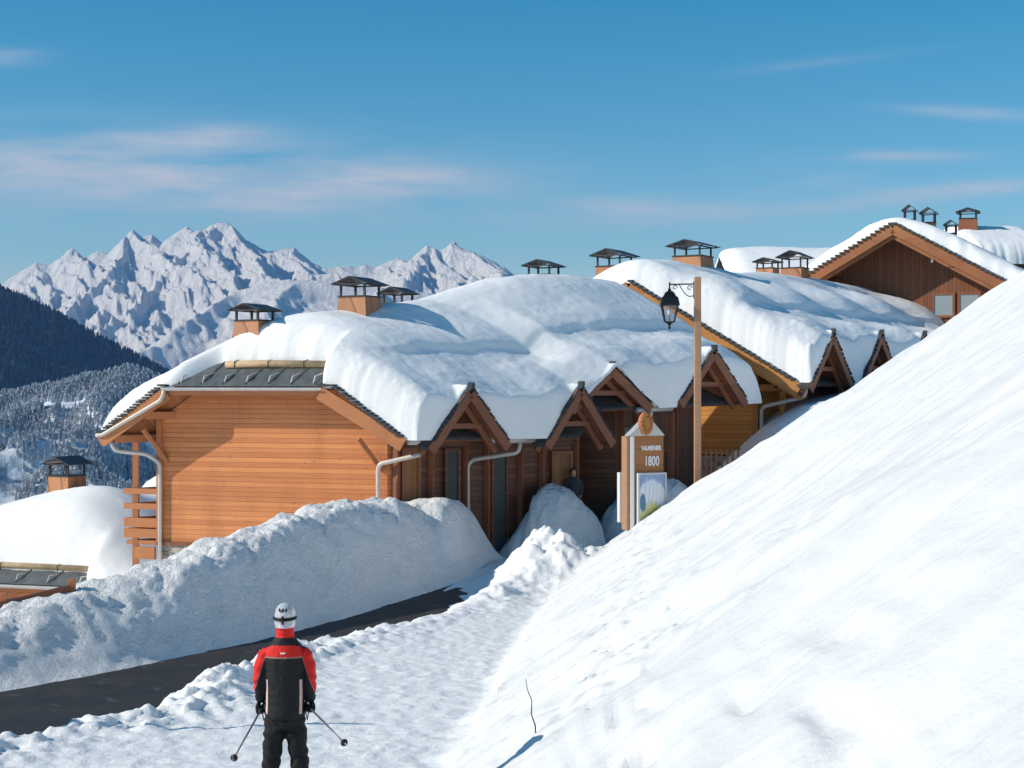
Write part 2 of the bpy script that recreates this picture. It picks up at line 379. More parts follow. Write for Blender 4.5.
def ground(X, Y):
    X = np.asarray(X, float); Y = np.asarray(Y, float); X, Y = np.broadcast_arrays(X, Y)
    d = edge_dist(X, Y)
    near = sstep(60, 46, Y); RW = road_edge(Y)
    # piste
    zp = z_piste(Y) + 0.035 * fbm(X * 0.8, Y * 0.6, 4, 3) + 0.028 * fbm(X * 3.5, Y * 3.0, 3, 8, 0.6)
    zp = zp + 0.022 * np.clip(fbm(X * 6, Y * 5, 3, 40, 0.65), -1, 1)
    tr = sstep(RW - 0.35 + 0.45 * fbm(X * 1.1, Y * 1.1, 3, 21), RW + 0.8, d)
    clods = np.clip(0.45 * fbm(X * 1.1, Y * 1.1, 3, 5, 0.6) + 0.5 * fbm(X * 3.3, Y * 3.3, 4, 6, 0.62) + 0.22, 0, 1)
    berm = np.exp(-((d - RW - 0.75 + 0.3 * fbm(X * 0.7, Y * 0.7, 2, 9)) / 0.7) ** 2) * (0.06 + 0.5 * clods) * np.interp(Y, [18, 22, 25, 28, 34], [0.7, 0.95, 0.8, 0.4, 0.25])
    zp = (z_road(Y) - 0.07) * (1 - tr) + (zp) * tr + berm * near
    # lumpy heap where piste, slope and alley meet
    lump = np.clip(fbm(X * 1.0, Y * 0.9, 5, 31, 0.58) * 1.0 + 0.55, 0, 1.3)
    zp = zp + (1.25 * np.exp(-(((X - 0.9) / 1.25) ** 2 + ((Y - 37.2) / 1.6) ** 2)) + 0.55 * np.exp(-(((X - 2.2) / 1.1) ** 2 + ((Y - 36.0) / 1.7) ** 2))) * (0.55 + 0.6 * lump)
    zp = zp + 0.30 * np.exp(-(((X + 0.4) / 1.0) ** 2 + ((Y - 33.5) / 2.4) ** 2)) * lump
    # the slope on the right and its rolling crest
    st = fbm(X * 0.16, Y * 1.25, 4, 50, 0.5) * 0.12 + fbm(X * 0.4, Y * 0.28, 3, 55) * 0.15 - 0.05 * np.clip(ridged(X * 0.12 + 3, Y * 0.8, 3, 53) - 0.5, 0, 1)
    st = st + 0.022 * fbm(X * 1.6, Y * 3.5, 3, 58) + 0.07 * fbm(X * 0.9, Y * 0.9, 4, 59, 0.6) * sstep(24, 34, Y)
    pit = np.clip(fbm(X * 1.5, Y * 1.5, 4, 61, 0.6) - 0.12, 0, 1)
    lowf = np.exp(-((X - 1.2 - (Y - 15) * 0.05) / 1.1) ** 2) * sstep(24, 15, Y)
    zs = plane_s(X, Y) + 0.10 * sstep(0.9, 0.0, X + 0.4 - 0.0 * Y) * 0 + st - 0.32 * pit * (0.25 + 1.5 * lowf)
    zs = zs + 0.10 * np.exp(-((X - 1.0 - 0.1 * (Y - 15)) / 0.8) ** 2) * fbm(X * 3, Y * 3, 3, 66)
    s = (1.141 * X + Y - 41.13 + 1.3 * fbm(X * 0.45, Y * 0.45, 3, 70)) / 1.517
    roll = np.where(s > 0, np.minimum(0.10 * s * s, 0.62 * s), 0.0)
    roll = np.minimum(roll, 0.62 * s * (s > 0))
    cap = np.interp(np.maximum(Y, X * 1.0), [0, 60, 120], [30, 8, 4])
    zs = np.minimum(zs - roll, 9.0 + 0.05 * st)
    foot = 0.10 * np.clip(fbm(X * 2.2, Y * 2.2, 4, 68, 0.6), 0, 1); z = smax(zs + foot * np.exp(-np.clip(zs - zp, 0, 9) / 0.5), zp, 0.14)
    # bank on the far side of the road
    cr = np.interp(Y, [10, 20, 24, 26.5, 28, 30, 33, 36, 38.2, 39.5, 40.6, 44], [-3.6, -4.35, -4.2, -4.02, -3.82, -3.45, -3.0, -2.80, -2.92, -3.35, -4.5, -4.9])
    lump2 = fbm(X * 0.9, Y * 0.9, 5, 80, 0.6)
    wd = 1.75 + 0.3 * fbm(X * 0.4, Y * 0.4, 2, 83)
    up = sstep(0.12 - 0.25 * lump2, -wd, d)
    up = up ** 0.8
    zbk = z_road(Y) - 0.07 + (cr - z_road(Y)) * up + up * (0.30 * lump2 - 0.22 * np.clip(ridged(X * 1.3, Y * 1.3, 3, 88) - 0.6, 0, 1)) + 0.085 * fbm(X * 3.4, Y * 3.4, 4, 90, 0.62) * up
    # ground behind the bank: yard of the first chalet, falling away on the left
    yard = -5.3 - 4.6 * sstep(-9.2, -13.5, X + 0.25 * (Y - 42)) + 0.2 * fbm(X * 0.3, Y * 0.3, 3, 95)
    back = sstep(-wd - 0.5, -wd - 3.2, d)
    zleft = zbk * (1 - back) + yard * back
    z = np.where(d < 0, zleft, z)
    # alley and the ground round the chalets behind
    gr = -4.75 + np.interp(X, [2, 4.6, 5.4, 6.2, 7.0, 8.3, 9.4, 14, 26], [0, 0.5, 0.8, 1.3, 2.15, 3.4, 4.1, 4.9, 6.2]) + 0.12 * fbm(X * 0.5, Y * 0.5, 4, 99)
    gr = gr + 0.02 * np.clip(Y - 50, 0, 40)
    def heap(cx, cy, rx, ry, h, sd_):
        r = np.sqrt(((X - cx) / rx) ** 2 + ((Y - cy) / ry) ** 2) + 0.16 * fbm(X * 1.1, Y * 1.1, 4, sd_, 0.6)
        return h * np.clip(1 - np.abs(r) ** 2.3, 0, 1) ** 0.75 + 0.13 * fbm(X * 2.6, Y * 2.6, 4, sd_ + 3, 0.65) * sstep(1.0, 0.8, r)
    hp = heap(0.92, 43.0, 1.72, 1.5, 1.85, 101) + heap(4.05, 44.5, 1.62, 1.4, 1.50, 105)
    alley = gr + hp
    nose = -9.0 + 5.95 * np.exp(-(np.abs((X + 2.1) / 2.3) ** 3 + np.abs((Y - 39.9) / 2.3) ** 3) * 0.42) + 0.14 * fbm(X, Y, 4, 120, 0.6)
    k = sstep(38.6, 41.0, Y + 0.0 * X)
    z = np.where(d >= 0, z * (1 - k) + np.maximum(alley, np.where(X > 2.5, zs, -99)) * k, z)
    kl = sstep(-1.5, 0.5, d); z = np.where((d < 0) & (Y > 41), zleft * (1 - kl) + alley * kl, z)
    z = np.where((Y > 36) & (Y < 44) & (d < 0.3), np.where(d < 0.3, smax(z, z + (nose - z) * sstep(0.2, -1.0, d), 0.2), z), z)
    # far away: everything falls into the valley, and to the right the mountain side goes on
    far = np.clip(Y - 88, 0, None) * 0.42 + np.clip(-X - 26, 0, None) * 0.40
    z = z - np.minimum(far, 520)
    z = z + sstep(60, 400, X) * 60
    z = np.where(Y < -20, z - np.minimum((-20 - Y) * 0.1, 60), z)
    return z
def gz(x, y): return float(ground(np.array([float(x)]), np.array([float(y)]))[0])

def axis(segs):
    out = []
    for a, b, st in segs: out += list(np.arange(a, b, st))
    return np.array(out + [segs[-1][1]])
xs = np.concatenate([-np.geomspace(9000, 30, 26), axis([(-28, -13, 0.6), (-13, -7, 0.09), (-7, 7, 0.05), (7, 13, 0.09), (13, 28, 0.4)]), np.geomspace(30, 9000, 26)])
ys = np.concatenate([[-3000, -600, -120, -40, -15, -5], axis([(0, 13, 0.5), (13, 26, 0.05), (26, 42, 0.08), (42, 47, 0.13), (47, 110, 1.0)]), np.geomspace(115, 9000, 26)])
GX, GY = np.meshgrid(xs, ys); GZ = ground(GX, GY)
Vg = np.stack([GX.ravel(), GY.ravel(), GZ.ravel()], 1); Fg = grid_faces(len(xs), len(ys))
fc = Vg[Fg].mean(1); GZf = fc[:, 2]; dd = edge_dist(fc[:, 0], fc[:, 1])
inr = (fc[:, 1] < 46) & (fc[:, 1] > 0) & (np.abs(fc[:, 0]) < 30)
is_bank = inr & (dd < 0) & (dd > -4.6) & (fc[:, 1] < 41.5) | (inr & (np.abs(fc[:, 0] + 1.75) < 1.7) & (np.abs(fc[:, 1] - 40.4) < 1.6) & (GZf > -4.75))
is_piste = inr & ~is_bank & (dd >= 0) & (fc[:, 1] < 39.5) & (plane_s(fc[:, 0], fc[:, 1]) < z_piste(fc[:, 1]) + 0.15)
is_slope = inr & ~is_bank & (dd >= 0) & ~is_piste & (fc[:, 1] < 43) & (fc[:, 0] > -3)
is_heap = (fc[:, 1] >= 41.0) & (fc[:, 1] < 46.2) & (fc[:, 0] > -0.9) & (fc[:, 0] < 5.9) & (dd > 0) & ~is_bank
is_slope &= ~is_heap
rest = ~(is_bank | is_piste | is_slope | is_heap)
for nm, sel, mt in (('snow_bank', is_bank, 'bank'), ('piste', is_piste, 'piste'), ('snow_slope', is_slope, 'slope'), ('snow_heaps', is_heap, 'bank'), ('snowy_ground', rest, 'roofsnow')):
    F_ = Fg[sel]; used, inv = np.unique(F_, return_inverse=True)
    o = link_mesh(nm, np_mesh(nm, Vg[used], inv.reshape(F_.shape)), M[mt], None, True)
    tag(o, {'snow_bank': 'ploughed snow bank along the far side of the dark road', 'piste': 'trodden pale piste running down to the chalets', 'snow_slope': 'smooth bright snow slope filling the right side',
            'snow_heaps': 'shaded rounded snow heaps in front of the chalet doors', 'snowy_ground': 'snowy ground around and beyond the chalets'}[nm], kind='structure')
# road ribbon just above the sheet
pts = []
Ei = E[:-1]
t_ = np.concatenate([[0], np.cumsum(np.hypot(*(Ei[1:] - Ei[:-1]).T))]); tt = np.linspace(0, t_[-1], 90)
ex = np.interp(tt, t_, Ei[:, 0]); ey = np.interp(tt, t_, Ei[:, 1])
nx_ = np.gradient(ey); ny_ = -np.gradient(ex); ln = np.hypot(nx_, ny_); nx_ /= ln; ny_ /= ln
cols = np.linspace(-0.5, ROAD_W + 0.6, 12)
RX = ex[:, None] + nx_[:, None] * cols; RY = ey[:, None] + ny_[:, None] * cols
RZ = z_road(RY) + 0.0 * RX
road = link_mesh('road', np_mesh('road', np.stack([RX.ravel(), RY.ravel(), RZ.ravel()], 1), grid_faces(len(cols), len(ex), flip=True)), M['asphalt'], None, True)
tag(road, 'wet dark asphalt road between the snow bank and the piste', kind='structure')
# ---------------------------------------------------------------- far mountains
def mountain_mat(name, warm, rockamt, sc, treeamt=0.0):
    m, nt, b = mat(name); g = geo(nt); b.inputs['Roughness'].default_value = 0.8; b.inputs['Specular IOR Level'].default_value = 0.1
    nrm = N(nt, 'ShaderNodeNewGeometry').outputs['Normal']; sp = N(nt, 'ShaderNodeSeparateXYZ'); L(nt, nrm, sp.inputs[0])
    n1 = noise(nt, mapping(nt, g, (1, 1, 0.6)), 0.011 * sc, 8, 0.68, 0.6)
    n2 = noise(nt, g, 0.004 * sc, 6, 0.6)
    steep = nmath(nt, 'SUBTRACT', 0.9, sp.outputs[2])
    f = nmath(nt, 'ADD', nmath(nt, 'MULTIPLY', steep, 0.85), nmath(nt, 'SUBTRACT', nmath(nt, 'MULTIPLY', n1, 1.0), 0.5))
    f = nmath(nt, 'ADD', f, nmath(nt, 'MULTIPLY', nmath(nt, 'SUBTRACT', n2, 0.5), 0.5))
    k = N(nt, 'ShaderNodeMapRange'); L(nt, f, k.inputs[0]); k.inputs[1].default_value = 0.36 - rockamt; k.inputs[2].default_value = 0.56 - rockamt
    c = mixc(nt, nmath(nt, 'MULTIPLY', k.outputs[0], 0.85), warm, (0.20, 0.155, 0.125))
    L(nt, c, b.inputs['Base Color'])
    bump(nt, b, noise(nt, mapping(nt, g, (1, 1, 0.5)), 0.03 * sc, 8, 0.75, 0.3), 1.0, 34 / sc)
    return m
M['mount'] = mountain_mat('alpine_snow_rock', (0.97, 0.92, 0.86), -0.26, 1.0)
M['foreland'] = mountain_mat('rounded_snow_shoulder', (0.97, 0.92, 0.87), -0.30, 1.3)
def crest_fn(D, tab):
    t = np.array(tab, float); return lambda X: np.interp(X, (t[:, 0] - 512) / 1500 * D, (384 - t[:, 1]) / 1500 * D)
def mountain(name, D, tab, peaks, span, near, back, step, matn, amp, label, side=0.95, seed=0, fall=0.62):
    cf = crest_fn(D, tab)
    X = np.arange((span[0] - 512) / 1500 * D, (span[1] - 512) / 1500 * D, step); Y = np.arange(D - near, D + back, step)
    XX, YY = np.meshgrid(X, Y); dy = D - YY
    wx = XX + 120 * fbm(XX / 300, YY / 300, 4, seed + 1); wy = dy + 60 * fbm(XX / 420, YY / 420, 3, seed + 4)
    base = cf(XX) - np.where(dy > 0, fall * dy, -0.8 * dy)
    low = cf(XX) * 0
    z = base - 60
    for (px, py, dx, k, w) in peaks:          # spurs: start px, py, lateral drift per metre, fall, side slope
        x0 = (px - 512) / 1500 * D; z0 = (384 - py) / 1500 * D
        lt = wx - x0 - dx * wy; lat = np.where(lt < 0, -0.85 * lt, 1.2 * lt); r = z0 - k * np.abs(wy) - w * lat
        z = smax(z, r, 5)
    rd = ridged((XX - 0.85 * dy + 40 * fbm(XX / 90, YY / 90, 3, seed + 60)) / 120, (YY + 0.2 * XX) / 520, 6, seed + 9, 0.64)
    away = np.clip(np.abs(dy) / 160, 0.12, 1)
    z = z + amp * (rd - 0.55) * away + amp * 0.30 * ridged((XX - 0.7 * dy) / 36, YY / 120, 4, seed + 15, 0.6) * np.clip(away, 0.3, 1)
    # ridge line keeps its drawn height
    lim = cf(XX) + 9 * fbm(XX / 36, YY / 36, 4, seed + 30, 0.6) - 0.16 * np.abs(dy)
    z = np.minimum(z, lim)
    z = np.where(np.abs(dy) < 26, np.maximum(z, lim - 1.1 * np.abs(dy)), z)
    V = np.stack([XX.ravel(), YY.ravel(), z.ravel()], 1)
    o = link_mesh(name, np_mesh(name, V, grid_faces(len(X), len(Y))), M[matn], None, True); tag(o, label, kind='structure')
    return o
DM = 7000
tabM = [(-120, 330), (-40, 305), (5, 282), (20, 272), (36, 262), (48, 266), (60, 258), (72, 247), (84, 258), (98, 251), (108, 255), (120, 243), (133, 229), (142, 238),
        (152, 234), (162, 243), (172, 236), (187, 226), (196, 232), (206, 229), (211, 224), (228, 222), (236, 229), (246, 240), (256, 246), (268, 252), (280, 250), (294, 247), (302, 254),
        (312, 262), (322, 268), (334, 268), (345, 265), (356, 268), (366, 264), (376, 268), (386, 262), (398, 258), (408, 262), (418, 252), (427, 245), (438, 250), (446, 248), (454, 241), (461, 248),
        (474, 252), (490, 260), (505, 268), (520, 280), (560, 310), (700, 380)]
pk = [(36, 262, 0.8, 0.55, 0.9), (72, 247, 0.7, 0.55, 0.95), (98, 251, 0.9, 0.6, 1.0), (133, 229, 0.85, 0.50, 1.0), (133, 229, -0.25, 0.75, 1.1), (187, 226, 0.6, 0.50, 1.0), (187, 226, 1.2, 0.7, 1.1),
      (228, 222, 0.55, 0.5, 1.0), (228, 222, 1.3, 0.7, 1.1), (211, 224, -0.4, 0.7, 1.1), (268, 252, 0.8, 0.6, 1.0), (294, 247, 0.7, 0.6, 1.0), (345, 265, 0.8, 0.6, 1.0), (386, 262, 0.6, 0.55, 1.0),
      (427, 245, -0.3, 0.65, 1.0), (427, 245, 0.7, 0.6, 1.0), (454, 241, 0.6, 0.55, 1.0), (454, 241, 1.2, 0.6, 1.1), (490, 260, 0.8, 0.6, 1.0), (160, 243, 0.8, 0.7, 1.1)]
mountain('mountain_range', DM, tabM, pk, (-130, 600), 1250, 300, 5.0, 'mount', 66, 'jagged snow covered mountain range on the horizon', seed=3)
tabF = [(40, 395), (110, 368), (150, 350), (185, 325), (215, 303), (240, 290), (262, 283), (290, 279), (330, 281), (380, 287), (430, 293), (480, 300), (560, 330), (640, 380)]
pf = [(240, 290, -0.5, 0.5, 0.55), (300, 280, -0.3, 0.5, 0.5), (380, 288, -0.2, 0.5, 0.5)]
mountain('mountain_shoulder', 5600, tabF, pf, (40, 640), 1000, 300, 7.0, 'foreland', 22, 'smooth sunlit snowy shoulder below the jagged peaks', seed=41, fall=0.5)
# ---------------------------------------------------------------- wooded hills in the middle distance
def hill_mat(name, snowy):
    m, nt, b = mat(name); g = geo(nt); b.inputs['Roughness'].default_value = 0.9
    n = noise(nt, g, 0.02, 7, 0.65)
    if snowy: c = ramp(nt, n, [(0.42, (0.12, 0.15, 0.17)), (0.58, (0.76, 0.79, 0.84))])
    else: c = ramp(nt, n, [(0.40, (0.035, 0.05, 0.05)), (0.75, (0.16, 0.14, 0.12))])
    L(nt, c, b.inputs['Base Color']); bump(nt, b, noise(nt, g, 0.05, 6, 0.7), 0.8, 6)
    return m
M['hill_dark'] = hill_mat('wooded_hillside', False); M['hill_snow'] = hill_mat('snowy_hillside', True)
def hill(name, D, tab, span, near, back, step, matn, fall, amp, sc, label, seed):
    cf = crest_fn(D, tab)
    X = np.arange((span[0] - 512) / 1500 * D, (span[1] - 512) / 1500 * D, step); Y = np.arange(D - near, D + back, step)
    def hf(XX, YY):
        dy = D - YY
        z = cf(XX) - np.where(dy > 0, fall * dy, -0.5 * dy)
        rel = np.clip(np.abs(dy) / (near * 0.25), 0.0, 1)
        return np.maximum(z + amp * rel * (ridged(XX / sc + 0.3 * dy / sc, YY / sc, 4, seed) - 0.5), -690)
    XX, YY = np.meshgrid(X, Y); z = hf(XX, YY)
    o = link_mesh(name, np_mesh(name, np.stack([XX.ravel(), YY.ravel(), z.ravel()], 1), grid_faces(len(X), len(Y))), M[matn], None, True)
    tag(o, label, kind='structure'); return hf
h1 = hill('wooded_hill', 3000, [(-400, 90), (-100, 232), (-20, 277), (0, 290), (30, 303), (60, 318), (100, 340), (146, 363), (200, 392), (300, 430), (500, 480), (900, 520)], (-400, 620), 1300, 500, 14, 'hill_dark', 0.42, 70, 330, 'dark wooded ridge falling to the right below the peaks', 201)
h2 = hill('snowy_hill', 1800, [(-300, 450), (-60, 412), (0, 397), (35, 390), (60, 386), (85, 379), (105, 377), (128, 369), (150, 376), (200, 400), (300, 440), (500, 500)], (-300, 620), 1000, 300, 9, 'hill_snow', 0.33, 60, 170, 'snow dusted wooded hill below the dark ridge', 231)
def forest(name, D, hf, span, near, n, h0, h1_, matn, label, seed, dens=0.45):
    r = np.random.default_rng(seed)
    x = (r.uniform(span[0], span[1], n) - 512) / 1500 * D; y = D - near * r.random(n) ** 1.3 + 14
    keep = fbm(x / 60, y / 60, 3, seed) > dens - 0.6 * (y > D - 40)
    x = x[keep]; y = y[keep]; z = hf(x, y); n = len(x)
    h = r.uniform(h0, h1_, n); rad = h * r.uniform(0.17, 0.26, n); ns = 6
    tiers = [(0.0, 0.25), (0.12, 1.0), (0.42, 0.45), (0.40, 0.78), (0.72, 0.25), (0.70, 0.45), (1.0, 0.02)]
    V = []; ang = np.arange(ns) / ns * 2 * np.pi
    for hz, rr in tiers:
        jit = r.uniform(0.75, 1.25, (n, ns)); a = ang[None] + r.uniform(0, 0.6, (n, 1))
        V.append(np.stack([x[:, None] + rad[:, None] * rr * jit * np.cos(a), y[:, None] + rad[:, None] * rr * jit * np.sin(a), np.repeat((z + h * hz)[:, None], ns, 1) - 1.0], 2))
    V = np.stack(V, 1).reshape(-1, 3); nt_ = len(tiers)
    F = []
    for t in range(nt_ - 1):
        for k in range(ns): F.append([t * ns + k, t * ns + (k + 1) % ns, (t + 1) * ns + (k + 1) % ns, (t + 1) * ns + k])
    F = (np.array(F)[None] + (np.arange(n) * nt_ * ns)[:, None, None]).reshape(-1, 4)
    o = link_mesh(name, np_mesh(name, V, F), M[matn], None, False); tag(o, label, 'forest', kind='stuff')
def tree_mat(name, snow):
    m, nt, b = mat(name); g = geo(nt); b.inputs['Roughness'].default_value = 0.9
    n = noise(nt, g, 0.35, 4, 0.7); n2 = noise(nt, g, 0.012, 4, 0.6)
    c = ramp(nt, nmath(nt, 'ADD', nmath(nt, 'MULTIPLY', n, 0.6), nmath(nt, 'MULTIPLY', n2, 0.4)), [(0.52 - snow, (0.025, 0.040, 0.032)), (0.64 - snow, (0.05, 0.065, 0.055)), (0.70 - snow, (0.62, 0.66, 0.70))] if snow > 0 else [(0.3, (0.045, 0.065, 0.070)), (0.7, (0.11, 0.11, 0.10))])
    L(nt, c, b.inputs['Base Color']); return m
M['tree_dark'] = tree_mat('hazed_conifer_needles', 0); M['tree_snow'] = tree_mat('snowy_conifers', 0.32)  # dark needles carry some haze blue painted into their colour
forest('far_conifer_forest', 3000, h1, (-60, 330), 620, 16000, 10, 19, 'tree_dark', 'far dark conifers covering the wooded ridge', 301, -0.25)
forest('snowy_conifer_forest', 1800, h2, (-40, 300), 560, 17000, 6, 12, 'tree_snow', 'snow laden conifers on the hill behind the lower chalet', 302, -0.22)
# ---------------------------------------------------------------- air
hz = MB().box((0, 2900, 40), (9600, 0, 0), (0, 6200, 0), (0, 0, 760))
ho = hz.build('haze', None); tag(ho, 'thin blue haze in the valley air', kind='stuff')
hm = bpy.data.materials.new('haze_air'); hm.use_nodes = True; hnt = hm.node_tree; hnt.nodes.clear()
pv = hnt.nodes.new('ShaderNodeVolumePrincipled'); pv.inputs['Color'].default_value = (0.18, 0.44, 1.0, 1); pv.inputs['Density'].default_value = 0.00006; pv.inputs['Anisotropy'].default_value = 0.0
ou = hnt.nodes.new('ShaderNodeOutputMaterial'); hnt.links.new(pv.outputs[0], ou.inputs['Volume'])
ho.data.materials.append(hm)
# ---------------------------------------------------------------- chalets
M['wood_chim'] = wood('chimney_boards', (0.50, 0.22, 0.09), (0.33, 0.12, 0.045), (0.6, 0.8, 0), 0.11, groove=0.6, gw=0.1)
class Frame:
    def __init__(s, O, u, w):
        s.O = Vector((*O, 0)); s.u = Vector((*u, 0)).normalized(); s.w = Vector((*w, 0)).normalized()
    def __call__(s, a, b, z=0.0): return s.O + s.u * a + s.w * b + Vector((0, 0, z))
    def np(s, a, b, z): return np.stack([s.O.x + s.u.x * a + s.w.x * b, s.O.y + s.u.y * a + s.w.y * b, z + 0 * a], -1)
class Roof:
    def __init__(s, am, ha, b0, b1, zE, zR, hip=None, haL=None):
        s.am, s.ha, s.b0, s.b1, s.hip = am, ha, b0, b1, hip; s.haL = haL or ha
        s.zE = zE if callable(zE) else (lambda b: zE + 0 * np.asarray(b, float)); s.zR = zR if callable(zR) else (lambda b: zR + 0 * np.asarray(b, float))
    def z(s, a, b, soft=0.0):
        a = np.asarray(a, float); b = np.asarray(b, float)
        r = a - s.am; e, t = s.zE(b), s.zR(b)
        L_ = t + (t - e) * r / s.haL; R_ = t - (t - e) * r / s.ha
        z = smin(L_, R_, soft) if soft else np.minimum(L_, R_)
        if s.hip:
            h = s.hip[0] + s.hip[1] * (b - s.b0); z = smin(z, h, soft) if soft else np.minimum(z, h)
        return z
def roof_slab(fr, rf, name, m, parent, off0, off1, na=60, nb=60, inset=0.0):
    a = np.linspace(rf.am - rf.haL + inset, rf.am + rf.ha - inset, na); b = np.linspace(rf.b0 + inset, rf.b1 - inset, nb)
    A, B = np.meshgrid(a, b); z = rf.z(A, B)
    V1 = fr.np(A, B, z + off1).reshape(-1, 3); V0 = fr.np(A, B, z + off0).reshape(-1, 3); n = len(V1)
    F = [grid_faces(na, nb), grid_faces(na, nb, n, True)]
    def side(idx):
        idx = np.array(idx); return np.stack([idx[:-1], idx[:-1] + n, idx[1:] + n, idx[1:]], 1)
    F += [side(np.arange(na)), side((np.arange(nb) * na)[::-1]), side(np.arange(nb) * na + na - 1), side(((nb - 1) * na + np.arange(na))[::-1])]
    return link_mesh(name, np_mesh(name, np.concatenate([V1, V0]), np.concatenate(F)), m, parent)
def snow_blanket(fr, rf, T, fb=None, over=0.10, of=0.05, oR=None, rad=(0.7, 0.7, 0.7, 0.9), soft=0.9, na=150, nb=200, seed=1, extra=None, lip=0.05, jag=0.12):
    """closed snow mass lying on a roof; T(a,b) thickness; rad: rounding at left, right, front, back"""
    g = (1 - np.cos(np.linspace(0, 1, na) * np.pi)) / 2; h = (1 - np.cos(np.linspace(0, 1, nb) * np.pi)) / 2
    g = 0.65 * g + 0.35 * np.linspace(0, 1, na); h = 0.65 * h + 0.35 * np.linspace(0, 1, nb)
    a0 = rf.am - rf.haL - over; oR = over if oR is None else oR; a1 = rf.am + rf.ha + oR
    G, H = np.meshgrid(g, h)
    B0 = rf.b0 - of + 0 * G; B1 = rf.b1 + over + 0 * G
    A0_ = a0 + jag * fbm(H * 14, 0 * H + 3.3, 4, seed + 50); A1_ = a1 + jag * 1.3 * fbm(H * 14, 0 * H + 7.3, 4, seed + 51)
    A = A0_ + (A1_ - A0_) * G
    if fb is not None: B0 = B0 + fb(A)
    B0 = B0 + 0.6 * jag * fbm(G * 14, 0 * G + 1.3, 4, seed + 52)
    B = B0 + (B1 - B0) * H
    base0 = rf.z(np.clip(A, a0 + over, a1 - oR), np.clip(B, rf.b0, rf.b1)) + 0.012
    base = base0 if extra is None else extra(A, B, base0)
    top0 = rf.z(A, B, soft) + T(A, B) + 0.02 * fbm(A * 1.5, B * 1.5, 3, seed) + 0.10 * fbm(A * 0.3, B * 0.3, 2, seed + 7)
    def pr(d, r): q = np.clip(1 - d / r, 0, 1); return (1 - q ** 2.6) ** (1 / 2.2)
    e = pr(A - A0_, rad[0]) * pr(A1_ - A, rad[1]) * pr(B - B0, rad[2]) * pr(B1 - B, rad[3])
    rough = 1 + 0.0 * e
    edge = np.exp(-((e - 0.8) / 0.22) ** 2)
    top = base + np.maximum(top0 - base, 0.04) * e * rough + 0.05 * edge * fbm(A * 4, B * 4, 4, seed + 20, 0.65)
    top = np.maximum(top, base)
    # the rim hangs a little over the boards
    rim = (1 - np.clip(e * 1.6, 0, 1)); top = top - lip * rim
    V1 = fr.np(A, B, top).reshape(-1, 3); V0 = fr.np(A, B, np.where((G == 0) | (G == 1) | (H == 0) | (H == 1), top, base)).reshape(-1, 3); n = len(V1)
    return np.concatenate([V1, V0]), np.concatenate([grid_faces(na, nb), grid_faces(na, nb, n, True)])
def board_line(fr, pts, w, h, m, name, parent, push=(0, 0, 0)):
    mb = MB()
    P3 = [fr(a, b, z) + Vector(push) for a, b, z in pts]
    for p, q in zip(P3[:-1], P3[1:]): mb.beam(p, q, w, h)
    return mb.build(name, m, parent)
def walls(fr, rf, poly, zb, name, m, parent, under=0.14, step=0.35):
    """solid walls on a footprint of (a, b) corners, cut off under the roof"""
    pts = []
    for (p, q) in zip(poly, poly[1:] + poly[:1]):
        n = max(1, int(math.hypot(q[0] - p[0], q[1] - p[1]) / step))
        pts += [(p[0] + (q[0] - p[0]) * i / n, p[1] + (q[1] - p[1]) * i / n) for i in range(n)]
    mb = MB(); n = len(pts)
    top = [fr(a, b, float(rf.z(a, b)) - under) for a, b in pts]; bot = [fr(a, b, zb) for a, b in pts]
    mb.add(bot + top, [(i, (i + 1) % n, (i + 1) % n + n, i + n) for i in range(n)])
    return mb.build(name, m, parent)
def chimney(parent, x, y, zt, zs, zb, wc, rot, shaftmat='wood_chim', cap='capmetal'):
    u = Vector((math.cos(rot), math.sin(rot), 0)); v = Vector((-u.y, u.x, 0)); c = Vector((x, y, 0)); Z = Vector((0, 0, 1))
    hs = wc * 0.36
    sh = MB(); lo = [c + u * i * hs * 1.22 + v * j * hs * 1.22 + Z * zb for i, j in ((-1, -1), (1, -1), (1, 1), (-1, 1))]
    hi = [c + u * i * hs + v * j * hs + Z * zs for i, j in ((-1, -1), (1, -1), (1, 1), (-1, 1))]
    sh.add(lo + hi, [(3, 2, 1, 0), (4, 5, 6, 7), (0, 1, 5, 4), (1, 2, 6, 5), (2, 3, 7, 6), (3, 0, 4, 7)])
    s = sh.build('chimney', M[shaftmat], parent)
    rim = MB().box(c + Z * (zs + 0.02), u * hs * 1.06, v * hs * 1.06, Z * 0.022); rim.build('chimney_rim', M[cap], s)
    rise = (zt - zs); ze = zs + rise * 0.62
    for i in (-1, 1):
        for j in (-1, 1):
            p = c + u * i * hs * 0.9 + v * j * hs * 0.9
            MB().box(p + Z * (zs + ze + 0.04) / 2, u * 0.028, v * 0.028, Z * ((ze - zs) / 2)).build('post', M[cap], s)
    cp = MB(); ho = wc * 0.5
    for sg in (-1, 1):
        r0, r1 = c - v * ho + Z * zt, c + v * ho + Z * zt
        e0, e1 = r0 + u * sg * ho - Z * (zt - ze), r1 + u * sg * ho - Z * (zt - ze)
        cp.extrude([r0, r1, e1, e0], Z * 0.035)
    for sg in (-1, 1):
        cp.beam(c - v * sg * ho * 0.86 + u * -ho * 0.9 + Z * (ze + 0.01), c - v * sg * ho * 0.86 + u * ho * 0.9 + Z * (ze + 0.01), 0.04, 0.04)
        cp.beam(c + u * sg * hs * 0.9 - v * ho * 0.9 + Z * (ze + 0.012), c + u * sg * hs * 0.9 + v * ho * 0.9 + Z * (ze + 0.012), 0.04, 0.04)
    cp.build('chimney_cap', M[cap], s)
    return s
def a_int(rf, b, z):
    """where the level z meets the alley-side roof plane"""
    t, e = rf.zR(b), rf.zE(b); return rf.am + rf.ha * (t - z) / (t - e)
